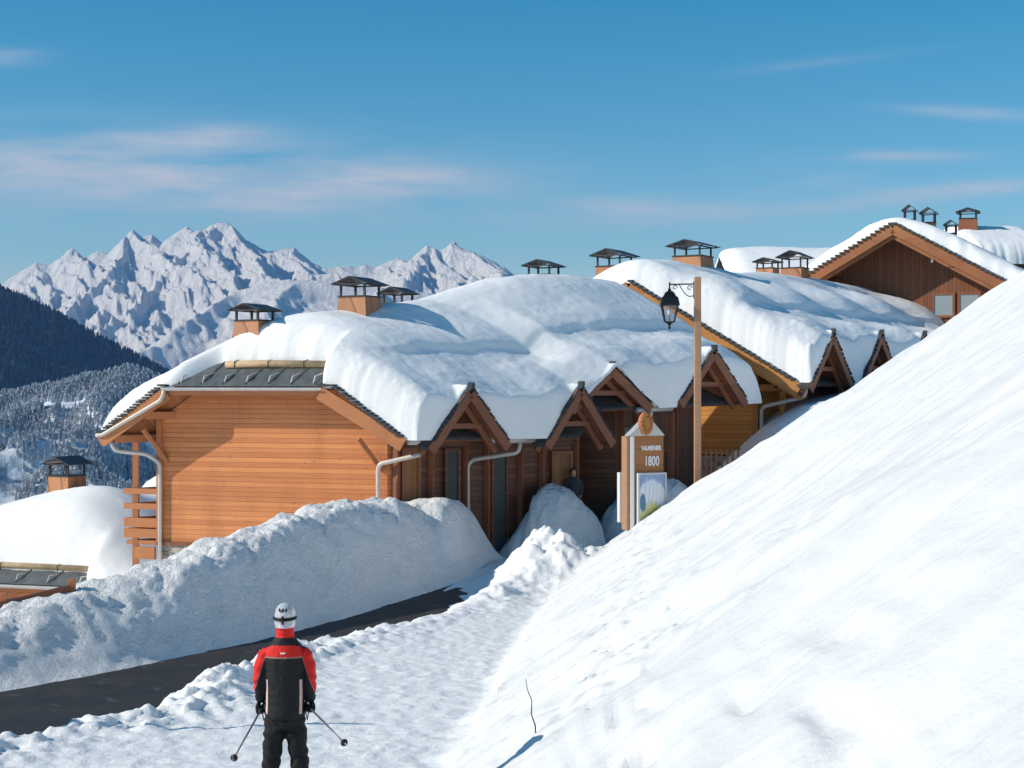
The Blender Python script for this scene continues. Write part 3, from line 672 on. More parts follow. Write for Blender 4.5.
def dormer(fr, rf, parent, af, bc, hb, zA, zF, back=2.6, tm='trim_dark', wallm='wood_shaded', seed=0):
    """small porch gable: ridge runs back along -u from the front at af"""
    d = None; sl = (zA - zF) / hb
    tl = MB(); ov = 0.10
    ai = min(a_int(rf, bc, zA), af - 0.9); aj = min(max(a_int(rf, bc, zF), ai + 0.3), af - 0.15)
    for sg in (-1, 1):
        q = [fr(af, bc, zA), fr(ai, bc, zA), fr(aj, bc + sg * (hb + ov), zF - sl * ov), fr(af, bc + sg * (hb + ov), zF - sl * ov)]
        tl.extrude(q, (0, 0, 0.07))
    for i in range(13):          # tile ends along the front edge
        for sg in (-1, 1):
            t = (i + 0.6) / 13.2; jz = 0.045 + 0.035 * random.random(); dv = (fr.w * sg * hb - Vector((0, 0, zA - zF))).normalized()
            tl.box(fr(af + 0.03 * random.random(), bc + sg * hb * t, zA - (zA - zF) * t + jz), fr.u * 0.05, dv * 0.06, fr.u.cross(dv) * 0.022)
    tl.box(fr(af + 0.02, bc, zA + 0.10), fr.u * 0.07, fr.w * 0.04, Vector((0, 0, 0.06)))
    d = tl.build('porch_gable', M['tiles'], parent)
    for sg in (-1, 1):
        MB().beam(fr(af + 0.0, bc + sg * 0.02, zA - 0.14), fr(af + 0.0, bc + sg * hb, zF - 0.14), 0.06, 0.27).build('bargeboard', M[tm], d)
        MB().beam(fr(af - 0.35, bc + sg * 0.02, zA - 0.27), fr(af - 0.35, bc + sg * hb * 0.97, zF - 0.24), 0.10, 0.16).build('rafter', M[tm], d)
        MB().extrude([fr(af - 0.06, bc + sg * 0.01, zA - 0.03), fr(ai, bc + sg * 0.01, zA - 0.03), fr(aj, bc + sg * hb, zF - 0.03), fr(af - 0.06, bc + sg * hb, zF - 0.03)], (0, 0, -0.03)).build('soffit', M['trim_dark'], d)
    MB().beam(fr(af - 0.32, bc - hb * 0.60, zF + (zA - zF) * 0.32), fr(af - 0.32, bc + hb * 0.60, zF + (zA - zF) * 0.32), 0.10, 0.14).build('tie_beam', M[tm], d)
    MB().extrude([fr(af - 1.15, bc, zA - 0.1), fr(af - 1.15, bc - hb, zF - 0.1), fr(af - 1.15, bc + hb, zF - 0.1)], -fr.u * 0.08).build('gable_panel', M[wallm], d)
    return d
def join_VF(parts):
    V, F, o = [], [], 0
    for v, f in parts: V.append(v); F.append(f + o); o += len(v)
    return np.concatenate(V), np.concatenate(F)
def lifts(fr, rf, ds):
    def f(A, B, base):
        for af, bc, hb, zA, zF in ds:
            sl = (zA - zF) / hb; zd = zA - sl * np.abs(B - bc) + 0.09
            base = np.where((np.abs(B - bc) < hb + 0.12) & (zd > base), zd, base)
        return base
    return f
def snow_obj(parts, label, name='roof_snow'):
    V, F = join_VF(parts); me = np_mesh(name, V, F)
    o = link_mesh(name, me, M['roofsnow'], None, True); tag(o, label, 'snow', 'snow lying on the chalet roofs'); return o
def door(parent, fr, a, b, z0, w, h, m, along, out, name='door', frame='trim_dark', handle=True):
    c = fr(a, b, z0 + h / 2); al = Vector(along).normalized(); ou = Vector(out).normalized(); Z = Vector((0, 0, 1))
    d = MB().box(c + ou * 0.02, al * w / 2, ou * 0.03, Z * h / 2).build(name, M[m], parent)
    fm = MB()
    for sg in (-1, 1): fm.box(c + ou * 0.035 + al * sg * (w / 2 + 0.05), al * 0.05, ou * 0.05, Z * (h / 2 + 0.1))
    fm.box(c + ou * 0.035 + Z * (h / 2 + 0.05), al * (w / 2), ou * 0.048, Z * 0.05); fm.build('frame', M[frame], d)
    if handle: MB().tube([c + ou * 0.05 + al * w * 0.36, c + ou * 0.11 + al * w * 0.36, c + ou * 0.11 + al * w * 0.22], 0.014, 6).build('handle', M['iron'], d)
    return d
def hip_front(fr, rf, parent, a1, a2, trim, gutter=True):
    """metal strip, brackets, log snow guard and gutter of a half-hipped gable"""
    zh, kh = rf.hip
    b0 = rf.b0
    mp = MB().extrude([fr(a1 + 0.05, b0 - 0.02, zh + 0.02), fr(a2 - 0.05, b0 - 0.02, zh + 0.02), fr(a2 - 0.7, b0 + 1.3, zh + 1.3 * kh + 0.02), fr(a1 + 0.7, b0 + 1.3, zh + 1.3 * kh + 0.02)], (0, 0, 0.03))
    m_ = mp.build('metal_strip', M['metal_roof'], parent)
    n = 7; sm = MB()
    for i in range(n):
        a = a1 + 0.25 + (a2 - a1 - 0.5) * i / (n - 1)
        sm.beam(fr(a, b0, zh + 0.07), fr(a, b0 + 1.2, zh + 1.2 * kh + 0.07), 0.03, 0.05)
    sm.build('standing_seam', M['metal_roof'], m_)
    for i in range(7):
        a = a1 + 0.3 + (a2 - a1 - 0.6) * i / 6
        br = MB(); br.beam(fr(a, b0 + 0.05, zh + 0.08), fr(a, b0 + 0.12, zh + 0.30), 0.03, 0.03); br.beam(fr(a, b0 + 0.12, zh + 0.30), fr(a, b0 + 0.42, zh + 0.42 * kh + 0.06), 0.03, 0.03)
        br.build('snow_bracket', M['zinc'], m_)
    lg = MB(); bb = b0 + 0.58; zl = zh + 0.58 * kh + 0.15
    lg.tube([fr(a1 + 1.15, bb, zl), fr((a1 + a2) / 2, bb, zl + 0.02), fr(a2 - 0.35, bb, zl)], [0.10, 0.105, 0.095], 10)
    l_ = lg.build('snow_guard_log', M['log'], parent, True)
    for t in (0.12, 0.45, 0.8):
        a = a1 + 1.15 + (a2 - a1 - 1.5) * t
        MB().tube([fr(a, bb - 0.12, zl - 0.12), fr(a, bb - 0.125, zl + 0.08), fr(a, bb, zl + 0.125), fr(a, bb + 0.12, zl)], 0.012, 5).build('hook', M['iron'], l_)
    g = MB(); gc = b0 - 0.12
    prof = [(0.09 * math.cos(t), 0.09 * math.sin(t)) for t in np.linspace(0, -math.pi, 9)] + [(-0.075, 0), *[(0.075 * math.cos(t), 0.075 * math.sin(t)) for t in np.linspace(-math.pi, 0, 9)[1:]]]
    nrm = fr.u.cross(Vector((0, 0, 1)))
    prof = [(x, y - 0.0) for x, y in prof]
    ring = [fr(a1 - 0.1, gc, zh - 0.02) + nrm * x + Vector((0, 0, y)) for x, y in prof]
    g.extrude(ring, fr.u * (a2 - a1 + 0.15)); g.build('gutter', M['zinc'], parent)
    fb_ = MB().beam(fr(a1 - 0.05, b0 + 0.03, zh - 0.15), fr(a2 + 0.02, b0 + 0.03, zh - 0.15), 0.05, 0.16); fb_.build('fascia', M[trim], parent)
    return m_
def pipe(pts, r, parent, m='pipe', name='downpipe'):
    # rounded elbows
    P_ = [Vector(p) for p in pts]; out = [P_[0]]
    for i in range(1, len(P_) - 1):
        a, b, c = P_[i - 1], P_[i], P_[i + 1]; l = min(0.14, (b - a).length / 2.1, (c - b).length / 2.1)
        p0 = b + (a - b).normalized() * l; p1 = b + (c - b).normalized() * l
        for t in (0, 0.33, 0.67, 1): out.append(p0 * (1 - t) ** 2 + b * 2 * t * (1 - t) + p1 * t * t)
    out.append(P_[-1])
    return MB().tube(out, r, 9).build(name, M[m], parent, True)

# ================= front chalet
FA = Frame((-9.86, 42.0), (0.96, -0.28), (0.78, 0.62))
zRA = lambda b: np.interp(b, [-2, 3, 6.5, 8.8, 13], [1.65, 1.68, 2.15, 2.65, 2.65])
zEA = lambda b: np.interp(b, [-2, 5.1, 5.9, 13], [-1.42, -1.50, -0.72, -0.55])
RA = Roof(3.62, 4.46, -0.9, 12.2, zEA, zRA, hip=(-0.08, 0.80))
A_ = thing('timber_chalet', (-9.86, 42.0, -5.2), 'nearest orange plank chalet with half-hipped gable, porch gables and a metal strip', 'chalet', 'timber chalets under thick snow')
roof_slab(FA, RA, 'roof', M['tiles'], A_, -0.06, 0.0, 80, 90)
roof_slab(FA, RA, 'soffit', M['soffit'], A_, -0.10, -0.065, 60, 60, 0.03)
# main walls with an entrance recess on the alley side
polyA = [(0, 0), (6.8, 0), (6.8, 6.60), (4.6, 6.60), (4.6, 8.20), (6.8, 8.20), (6.8, 11.6), (0, 11.6)]
walls(FA, RA, polyA, -4.42, 'wall', M['wood_lit'], A_)
walls(FA, RA, [(6.83, 0.12), (6.86, 0.12), (6.86, 6.55), (6.83, 6.55)], -4.6, 'alley_wall', M['wood_shaded'], A_, 0.16)
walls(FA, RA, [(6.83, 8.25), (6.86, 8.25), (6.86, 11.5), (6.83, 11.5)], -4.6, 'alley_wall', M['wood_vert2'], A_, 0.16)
walls(FA, RA, [(4.56, 6.64), (4.64, 6.64), (4.64, 8.16), (4.56, 8.16)], -4.7, 'recess_shade_lining', M['wood_shaded'], A_, 0.5)  # dark linings over the orange walls, painting the recess in shade
walls(FA, RA, [(4.6, 8.13), (6.88, 8.13), (6.88, 8.18), (4.6, 8.18)], -4.7, 'recess_shade_lining', M['wood_shaded'], A_, 0.5)
walls(FA, RA, [(4.6, 6.62), (6.88, 6.62), (6.88, 6.66), (4.6, 6.66)], -4.7, 'recess_shade_lining', M['wood_shaded'], A_, 0.5)
sb = MB().extrude([FA(-0.02, -0.03, -5.9), FA(6.85, -0.03, -5.9), FA(6.85, 11.6, -5.9), FA(-0.02, 11.6, -5.9)], (0, 0, 1.42)); sb.build('foundation', M['stone'], A_)
MB().beam(FA(-0.04, -0.05, -4.45), FA(6.9, -0.05, -4.45), 0.08, 0.10).build('sill_beam', M['trim_dark'], A_)
MB().beam(FA(0.03, -0.03, -4.4), FA(0.03, -0.03, -0.9), 0.16, 0.12, (0.3, 1, 0)).build('corner_board', M['trim'], A_)
# bargeboards follow the two lower rakes of the half hip
zf = lambda a: float(RA.z(a, -0.9))
a1, a2 = 3.62 - (4.46 - 0.0) * 0 - (1.65 - 0.0) / (3.07 / 4.46), 3.62 + 1.55 / (3.07 / 4.46) - 0.12
board_line(FA, [(-0.84, -0.97, zf(-0.84) - 0.16), (a1, -0.97, zf(a1) - 0.16)], 0.07, 0.36, M['trim'], 'bargeboard', A_)
board_line(FA, [(8.10, -0.97, zf(8.08) - 0.16), (a2, -0.97, zf(a2) - 0.16)], 0.07, 0.36, M['trim'], 'bargeboard', A_)
for lo, hi in ((-0.84, a1), (a2, 8.1)):  # slate ends along both rakes
    n = 22; te = MB()
    for i in range(n):
        a = lo + (hi - lo) * (i + 0.5) / n; te.box(FA(a, -0.99, zf(a) + 0.04 + 0.03 * random.random()), FA.u * 0.075, FA.w * 0.07, Vector((0, 0, 0.028)))
    te.build('slate_edging', M['tiles'], A_)
hip_front(FA, RA, A_, a1, a2, 'trim')
for a, s in ((0.4, 1), (6.75, -1), (-0.55, 1)):       # purlin ends and struts under the overhang
    z = zf(a) - 0.30 if not (a1 < a < a2) else -0.28
    MB().beam(FA(a, -0.85, z), FA(a, 0.6, z), 0.18, 0.20).build('purlin', M['trim'], A_)
MB().beam(FA(0.25, -0.02, -2.2), FA(0.25, -0.75, -1.25), 0.10, 0.10).build('strut', M['trim'], A_)
MB().beam(FA(6.65, -0.02, -2.3), FA(6.65, -0.75, -1.45), 0.10, 0.12).build('strut', M['trim'], A_)
# balcony at the left corner
bp = MB()
bal = thing  # (balcony is a part)
b_deck = MB().extrude([FA(-1.15, 0.1, -4.52), FA(-0.03, 0.1, -4.52), FA(-0.03, 4.5, -4.52), FA(-1.15, 4.5, -4.52)], (0, 0, 0.12)).build('balcony', M['trim'], A_)
for b in (0.16, 2.3, 4.4):
    MB().beam(FA(-0.92, b, -4.4 if b > 1 else -5.3), FA(-0.92, b, float(RA.z(-0.80, b)) - 0.12), 0.16, 0.16, (0, 1, 0)).build('post', M['trim'], b_deck)
for z, h in ((-3.02, 0.16), (-3.44, 0.16), (-3.90, 0.26), (-4.20, 0.26)):
    MB().beam(FA(-1.19, 0.06, z), FA(-0.10, 0.06, z), 0.05, h).build('rail_board', M['trim'], b_deck)
    MB().beam(FA(-1.17, 0.10, z), FA(-1.17, 4.5, z), 0.05, h).build('rail_board', M['trim'], b_deck)
MB().beam(FA(-0.95, 0.1, -4.75), FA(-0.25, 0.1, -4.75), 0.08, 0.34).build('deck_beam', M['trim'], b_deck)
# pipes on the left corner
pipe([FA(a1 - 0.02, -1.02, -0.1), FA(a1 - 0.05, -1.06, -0.42), FA(-0.70, -1.06, -1.42), FA(-0.88, -1.05, -1.42)], 0.055, A_)
pipe([FA(-0.62, -0.92, -1.55), FA(-0.50, -0.85, -1.85), FA(-0.10, -0.3, -1.95), FA(0.13, -0.12, -2.2), FA(0.13, -0.12, -5.2)], 0.06, A_)
# alley side gutters and pipes
def eave_gutter(fr, rf, parent, b1, b2, m='zinc', da=0.06):
    g = MB(); z1, z2 = float(rf.zE(b1)), float(rf.zE(b2)); a = rf.am + rf.ha + da
    g.tube([fr(a, b1, z1 - 0.08), fr(a, b2, z2 - 0.08)], 0.085, 10); return g.build('gutter', M[m], parent, True)
eave_gutter(FA, RA, A_, -0.85, 0.02); eave_gutter(FA, RA, A_, 1.75, 3.55); eave_gutter(FA, RA, A_, 7.3, 8.75)
pipe([FA(8.14, -0.35, -1.55), FA(8.12, -0.38, -1.85), FA(6.95, -0.42, -2.12), FA(6.80, -0.30, -2.3), FA(6.80, -0.28, -4.6)], 0.062, A_)
pipe([FA(8.14, 2.9, -1.62), FA(8.1, 2.9, -1.9), FA(7.05, 2.55, -2.1), FA(6.95, 2.5, -2.25), FA(6.95, 2.5, -3.2), FA(7.0, 2.5, -4.2)], 0.06, A_)
pipe([FA(8.14, 7.9, -0.72), FA(8.1, 7.95, -1.0), FA(7.1, 8.3, -1.35)], 0.055, A_)
pipe([FA(7.08, 8.3, -1.3), FA(7.08, 8.3, -4.4)], 0.055, A_)
# doors, shutters and posts along the alley
AO = Vector((0.62, -0.78, 0)); AL = FA.w
door(A_, FA, 6.90, 0.62, -4.7, 0.42, 2.9, 'amber', AL, AO, 'door', 'trim_dark', False)
door(A_, FA, 6.90, 2.0, -4.7, 0.34, 2.85, 'shutter', AL, AO, 'shutter', 'wood_shaded', False)
door(A_, FA, 6.90, 3.65, -4.7, 0.42, 2.7, 'shutter', AL, AO, 'shutter', 'wood_shaded', False)
door(A_, FA, 6.90, 5.95, -4.4, 0.60, 2.35, 'amber', AL, AO, 'door', 'trim_dark')
door(A_, FA, 6.90, 9.75, -4.4, 0.9, 2.3, 'wood_vert2', AL, AO, 'door', 'trim_dark')
for b in (0.15, 1.28, 2.45, 3.2, 4.42, 5.2, 6.5, 8.35, 8.95, 10.6):
    MB().beam(FA(6.93, b, -4.8), FA(6.93, b, float(RA.z(6.93, b)) - 0.15), 0.15, 0.15, (0.5, 1, 0)).build('post', M['trim_dark'], A_)
for b in (9.15,):
    MB().beam(FA(7.85, b, -4.8), FA(7.85, b, float(RA.zE(b)) - 0.2), 0.14, 0.14, (0.5, 1, 0)).build('porch_post', M['trim_dark'], A_)
DA = [(8.55, 0.70, 1.28, -0.12, -1.60), (8.55, 4.60, 1.24, -0.08, -1.62), (8.35, 6.05, 1.55, 0.50, -0.62), (8.50, 10.05, 1.42, 1.04, -0.50)]
for i, (af, bc, hb, zA, zF) in enumerate(DA): dormer(FA, RA, A_, af, bc, hb, zA, zF, seed=i)
chR = math.atan2(0.62, 0.78) - math.pi / 2
for (a, b, zt, zs, zb, w_) in ((2.28, 0.65, 2.20, 1.74, 0.9, 1.10), (3.7, 2.55, 3.00, 2.45, 1.5, 1.2), (2.2, 5.55, 2.86, 2.38, 1.6, 0.95), (2.6, 10.7, 3.92, 3.45, 2.4, 1.1)):
    p = FA(a, b); chimney(A_, p.x, p.y, zt, zs, zb, w_, chR + 0.45)
topA = lambda b: np.interp(b, [-1, 1.0, 2.7, 3.9, 5.0, 6.4, 7.6, 8.8, 10.1, 12.2], [2.05, 2.20, 2.25, 2.36, 2.50, 2.92, 3.25, 3.42, 3.46, 3.36])
zAi = lambda b: np.interp(b, [-1, 0.7, 4.6, 5.6, 6.05, 10.05, 12.5], [-0.45, -0.12, -0.05, 0.45, 0.62, 1.05, 0.85])
def TA(a, b):
    r = np.abs(a - 3.62); ridge = topA(b) - zRA(b) + 0.47
    t = ridge + (0.98 - ridge) * sstep(0.3, 2.2, r)
    R_ = a > 3.62
    t = t + np.where(R_, 0.40 * sstep(0.6, 2.6, r), 0)
    lipa = 3.62 + 2.65 + 0.30 * fbm(b * 0.6, b * 0 + 2, 3, 77) + 0.02 * b         # the slab has broken off above the eave
    te = zAi(b) - zEA(b) + 0.12
    near_g = np.minimum.reduce([np.abs(b - q[1]) / q[2] for q in DA])
    te = te - 0.16 * sstep(0.4, 1.3, near_g) * sstep(-0.8, 1.0, b)
    ta = (t - 0.11) + (te - (t - 0.11)) * sstep(lipa + 0.2, 7.9, a)
    k = sstep(lipa - 0.05, lipa + 0.16, a) * sstep(-0.6, 1.0, b)
    t = np.where(R_, t * (1 - k) + ta * k, t)
    t = t + 0.035 * fbm(a * 1.2, b * 1.2, 4, 91, 0.6) * R_ * sstep(lipa, lipa + 0.5, a)
    t = t + 0.22 * sstep(2.2, 0.6, b) * sstep(2.8, 0.8, np.abs(a - 3.6))
    return t
def fbA(a): return 0.80 * sstep(a1 + 0.0, a1 + 0.9, a) * sstep(a2 + 0.1, a2 - 0.4, a)
sA = [snow_blanket(FA, RA, TA, fbA, rad=(0.9, 0.18, 0.6, 0.9), soft=2.0, seed=4, na=220, nb=280, over=0.12, oR=0.42, extra=lifts(FA, RA, DA))]
snow_obj(sA, 'long wavy snow blanket on the nearest orange plank chalet')

# ================= second chalet
FB = Frame((9.2, 48.0), (0.90, -0.43), (0.60, 0.80))
RB = Roof(-5.8, 5.8, 0.0, 18.5, 0.0, 3.45)
B_ = thing('timber_chalet', (9.2, 48.0, -3.2), 'golden timber chalet with a long sloping bargeboard behind the lamp post', 'chalet', 'timber chalets under thick snow')
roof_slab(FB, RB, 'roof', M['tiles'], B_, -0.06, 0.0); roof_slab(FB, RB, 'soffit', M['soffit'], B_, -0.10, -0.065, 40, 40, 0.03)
zfb = lambda a: float(RB.z(a, 0))
for lo, hi in ((0.02, -5.8), (-11.6, -5.8)):
    board_line(FB, [(lo, -0.06, zfb(lo) - 0.20), (hi, -0.06, zfb(hi) - 0.20)], 0.07, 0.42, M['trim_gold'], 'bargeboard', B_)
    board_line(FB, [(lo, -0.02 + 0.10, zfb(lo) - 0.46), (hi, 0.08, zfb(hi) - 0.46)], 0.10, 0.14, M['trim_gold'], 'under_board', B_)
te = MB()
for i in range(34):
    a = -0.1 - 5.7 * (i + 0.5) / 34; te.box(FB(a, -0.09, zfb(a) + 0.04 + 0.025 * random.random()), FB.u * 0.085, FB.w * 0.06, Vector((0, 0, 0.035)))
te.build('slate_edging', M['tiles'], B_)
walls(FB, RB, [(-11.0, 0.9), (-1.95, 0.9), (-1.95, 2.6), (-0.95, 2.6), (-0.95, 18), (-11.0, 18)], -2.35, 'wall', M['wood_gold'], B_)
walls(FB, RB, [(-0.92, 2.7), (-0.88, 2.7), (-0.88, 18), (-0.92, 18)], -2.6, 'alley_wall', M['wood_shaded'], B_)
MB().extrude([FB(-11, 0.95, -4.8), FB(-1.0, 0.95, -4.8), FB(-1.0, 18, -4.8), FB(-11, 18, -4.8)], (0, 0, 2.4)).build('foundation', M['stone'], B_)
for a, b, z0 in ((-1.85, 0.86, -3.0), (-1.0, 1.0, -2.6), (-1.35, 2.55, -3.0), (-1.0, 2.55, -3.0)):
    MB().beam(FB(a, b, z0), FB(a, b, float(RB.z(a, b)) - 0.12), 0.17, 0.17, (0.5, 1, 0)).build('post', M['trim_gold'], B_)
for a, z in ((-2.1, 0.55), (-5.8, 2.95)):
    MB().beam(FB(a, 0.05, z), FB(a, 1.3, z), 0.30, 0.34).build('purlin', M['trim_gold'], B_)
MB().beam(FB(-2.1, 0.85, -0.35), FB(-2.1, 0.15, 0.30), 0.14, 0.14).build('strut', M['trim_gold'], B_)
MB().beam(FB(-3.0, 0.84, -0.12), FB(-1.0, 0.84, -0.12), 0.14, 0.2).build('beam', M['trim_gold'], B_)
MB().beam(FB(-4.6, 0.86, -2.35), FB(-4.6, 0.86, 0.5), 0.16, 0.10, (0.5, 1, 0)).build('corner_board', M['trim_gold'], B_)
pipe([FB(0.10, 0.25, -0.10), FB(0.08, 0.2, -0.42), FB(-1.35, -0.15 + 0.6, -0.72), FB(-1.62, 0.78, -0.85), FB(-1.62, 0.78, -2.6)], 0.062, B_)
eave_gutter(FB, RB, B_, -0.05, 0.25); eave_gutter(FB, RB, B_, 3.3, 4.0)
# balustrade in front of the lower wall
rl = MB(); rl.beam(FB(-3.3, -0.45, -2.08), FB(-1.75, -0.45, -2.08), 0.10, 0.09); rl_ = rl.build('balustrade', M['trim_gold'], B_)
for i in range(9):
    a = -3.25 + i * 0.18; MB().beam(FB(a, -0.45, -3.4), FB(a, -0.45, -2.12), 0.07, 0.04, (0.5, 1, 0)).build('baluster', M['log'], rl_)
MB().beam(FB(-3.3, -0.45, -3.3), FB(-1.75, -0.45, -3.3), 0.06, 0.07).build('lower_rail', M['trim_dark'], rl_)
DB = [(0.40, 1.55, 1.62, 1.66, -0.05), (0.40, 5.50, 1.62, 1.74, 0.0), (0.40, 9.45, 1.62, 1.82, 0.05), (0.40, 13.4, 1.62, 1.82, 0.05)]
for i, (af, bc, hb, zA, zF) in enumerate(DB): dormer(FB, RB, B_, af, bc, hb, zA, zF, back=3.2, seed=i + 10)
topB = lambda b: np.interp(b, [-0.5, 0.8, 2, 3.4, 4.7, 6, 9.4, 12, 17.7], [4.15, 4.3, 4.36, 4.28, 4.32, 4.15, 4.40, 4.35, 4.25])
def TB(a, b):
    r = np.abs(a + 5.8); ridge = topB(b) - 3.45 + 0.44
    t = ridge + (1.15 - ridge) * sstep(0.3, 2.4, r)
    R_ = a > -5.8; rr = a + 5.8
    t = t + np.where(R_, 0.42 * sstep(1.0, 3.2, rr), 0)
    lipa = -2.35 + 0.4 * fbm(b * 0.5, b * 0, 3, 177) + 0.03 * b
    te = 1.74 - 0.14 * np.cos((b - 3.5) / 3.95 * 2 * np.pi)
    te = np.where(b < 1.0, te - 0.5 * sstep(1.0, -0.2, b), te)
    ta = (t - 0.13) + (te - (t - 0.13)) * sstep(lipa + 0.3, -0.1, a)
    k = sstep(lipa - 0.05, lipa + 0.18, a) * sstep(0.0, 1.0, b)
    t = np.where(R_, t * (1 - k) + ta * k, t)
    t = t + 0.035 * fbm(a * 1.2, b * 1.2, 4, 191, 0.6) * R_ * sstep(lipa, lipa + 0.5, a)
    t = t + 0.16 * np.cos((b - 1.55) / 3.95 * 2 * np.pi) * sstep(-4.8, -3.5, a) * sstep(-1.6, -2.6, a)
    return t
sB = [snow_blanket(FB, RB, TB, None, rad=(0.9, 0.2, 0.9, 1.0), soft=1.9, seed=14, na=220, nb=280, jag=0.14, over=0.12, oR=0.38, extra=lifts(FB, RB, DB))]
snow_obj(sB, 'heavy snow blanket on the golden chalet behind the lamp post')
for x, y, zt, zs, zb, w_ in ((3.62, 53.0, 4.72, 4.12, 2.2, 1.35), (6.5, 53.9, 5.12, 4.55, 3.2, 1.5), (11.35, 60.2, 5.30, 4.62, 3.2, 1.2), (10.5, 61.6, 5.14, 4.72, 2.8, 1.0)):
    chimney(B_, x, y, zt, zs, zb, w_, chR + 0.35)

# ================= third chalet, upper right
FC = Frame((15.75, 62.0), (0.90, -0.43), (0.43, 0.90))
RC = Roof(0.0, 5.6, 0.0, 10.0, lambda b: 6.62 - 5.6 * 0.57 + 0 * b, 6.62)
C_ = thing('timber_chalet', (15.75, 62.0, 0.3), 'upper right chalet with dark upright boards under a broad gable', 'chalet', 'timber chalets under thick snow')
roof_slab(FC, RC, 'roof', M['tiles'], C_, -0.06, 0.0); roof_slab(FC, RC, 'soffit', M['soffit'], C_, -0.10, -0.065, 40, 40, 0.03)
zfc = lambda a: float(RC.z(a, 0))
for lo in (-5.6, 5.62):
    board_line(FC, [(lo, -0.06, zfc(lo) - 0.20), (0, -0.06, zfc(0) - 0.20)], 0.08, 0.44, M['trim_brown'], 'bargeboard', C_)
    board_line(FC, [(lo, 0.10, zfc(lo) - 0.52), (0, 0.10, zfc(0) - 0.52)], 0.12, 0.18, M['trim_brown'], 'under_board', C_)
for i in range(60):
    if i % 30 == 0: te = MB()
    a = -5.5 + 11.0 * (i + 0.5) / 60; te.box(FC(a, -0.10, zfc(a) + 0.05 + 0.03 * random.random()), FC.u * 0.085, FC.w * 0.07, Vector((0, 0, 0.04)))
    if i % 30 == 29: te.build('slate_edging', M['tiles'], C_)
walls(FC, RC, [(-5.0, 1.7), (5.0, 1.7), (5.0, 9.5), (-5.0, 9.5)], 0.2, 'wall', M['wood_vert'], C_)
for a in (-2.6, 0.0, 2.3, 4.4):
    MB().beam(FC(a, 0.0, zfc(a) - 0.42), FC(a, 1.9, zfc(a) - 0.42), 0.22, 0.26).build('purlin', M['trim_dark'], C_)
def window(parent, fr, a, b, z0, w, h, ou, al):
    c = fr(a, b, z0 + h / 2); Z = Vector((0, 0, 1)); fm = MB(); t = 0.05
    for sg in (-1, 1):
        fm.box(c + al * sg * (w / 2), al * t, ou * 0.05, Z * (h / 2 + t)); fm.box(c + Z * sg * (h / 2), al * (w / 2 - t), ou * 0.05, Z * t)
    f = fm.build('window', M['trim_dark'], parent)
    MB().box(c, al * (w / 2 - t), ou * 0.015, Z * (h / 2 - t)).build('pane', M['glass'], f)
    return f
OC = FC.u.cross(Vector((0, 0, 1))).normalized()
window(C_, FC, 1.75, 1.66, 2.82, 0.85, 0.95, OC, FC.u); window(C_, FC, 2.80, 1.66, 2.82, 0.85, 0.95, OC, FC.u)
MB().tube([FC(1.6, 0.05, zfc(1.6) - 0.62), FC(1.6, -0.18, zfc(1.6) - 0.72)], 0.05, 8).build('outdoor_lamp', M['zinc'], C_)
TC = lambda a, b: 0.62 + 0.22 * sstep(-1, 3, a) - 0.10 * sstep(-2, -5, a) + 0.12 * fbm(a * 0.6, b * 0.6, 3, 301)
sC = [snow_blanket(FC, RC, TC, None, rad=(0.8, 0.7, 0.55, 0.8), seed=24, na=130, nb=110, soft=1.6, jag=0.16)]
snow_obj(sC, 'smooth snow layer on the broad gable at the upper right')
# ================= two roofs further up
FD = Frame((10.4, 75.0), (0.05, -1.0), (1.0, 0.05))
RD = Roof(0.0, 4.0, 0.0, 9.5, 4.2, 6.45)
D_ = thing('timber_chalet', (10.4, 75.0, 0.8), 'far chalet seen only as a flat white roof left of the broad gable', 'chalet', 'timber chalets under thick snow')
roof_slab(FD, RD, 'roof', M['tiles'], D_, -0.06, 0.0, 20, 20); walls(FD, RD, [(-3.4, 0.6), (3.4, 0.6), (3.4, 9.0), (-3.4, 9.0)], 0.5, 'wall', M['wood_shaded'], D_)
snow_obj([snow_blanket(FD, RD, lambda a, b: 0.85 + 0 * a, None, rad=(0.9, 0.9, 1.3, 0.9), seed=34, na=70, nb=80, soft=1.8)], 'flat white snow on the far roof left of the broad gable')
FE = Frame((21.7, 76.0), (0.05, -1.0), (1.0, 0.05))
RE = Roof(0.0, 4.0, 0.0, 4.2, 5.8, 7.3)
E_ = thing('timber_chalet', (22.5, 76.0, 1.0), 'farthest chalet, a rounded white roof with a dark capped chimney at the right edge', 'chalet', 'timber chalets under thick snow')
roof_slab(FE, RE, 'roof', M['tiles'], E_, -0.06, 0.0, 20, 20); walls(FE, RE, [(-3.4, 0.4), (3.4, 0.4), (3.4, 3.0), (-3.4, 3.0)], 0.8, 'wall', M['wood_shaded'], E_)
snow_obj([snow_blanket(FE, RE, lambda a, b: 1.0 + 0 * a, None, rad=(1.0, 1.0, 1.1, 1.0), seed=44, na=70, nb=70, soft=1.2)], 'rounded snow mound on the farthest roof at the right edge')
chimney(E_, 22.75, 74.8, 8.72, 8.2, 7.2, 1.15, chR + 0.55, 'trim_dark')
dormer(FE, RE, E_, 4.3, 3.9, 0.6, 7.35, 6.3, back=1.8, seed=40)
for x, y, zt, zs, w_ in ((17.9, 67.5, 8.02, 7.35, 0.66), (18.95, 68.2, 7.98, 7.3, 0.80), (20.2, 69.0, 7.50, 6.9, 0.66)):
    chimney(C_, x, y, zt, zs, 5.8, w_, chR + 0.5)
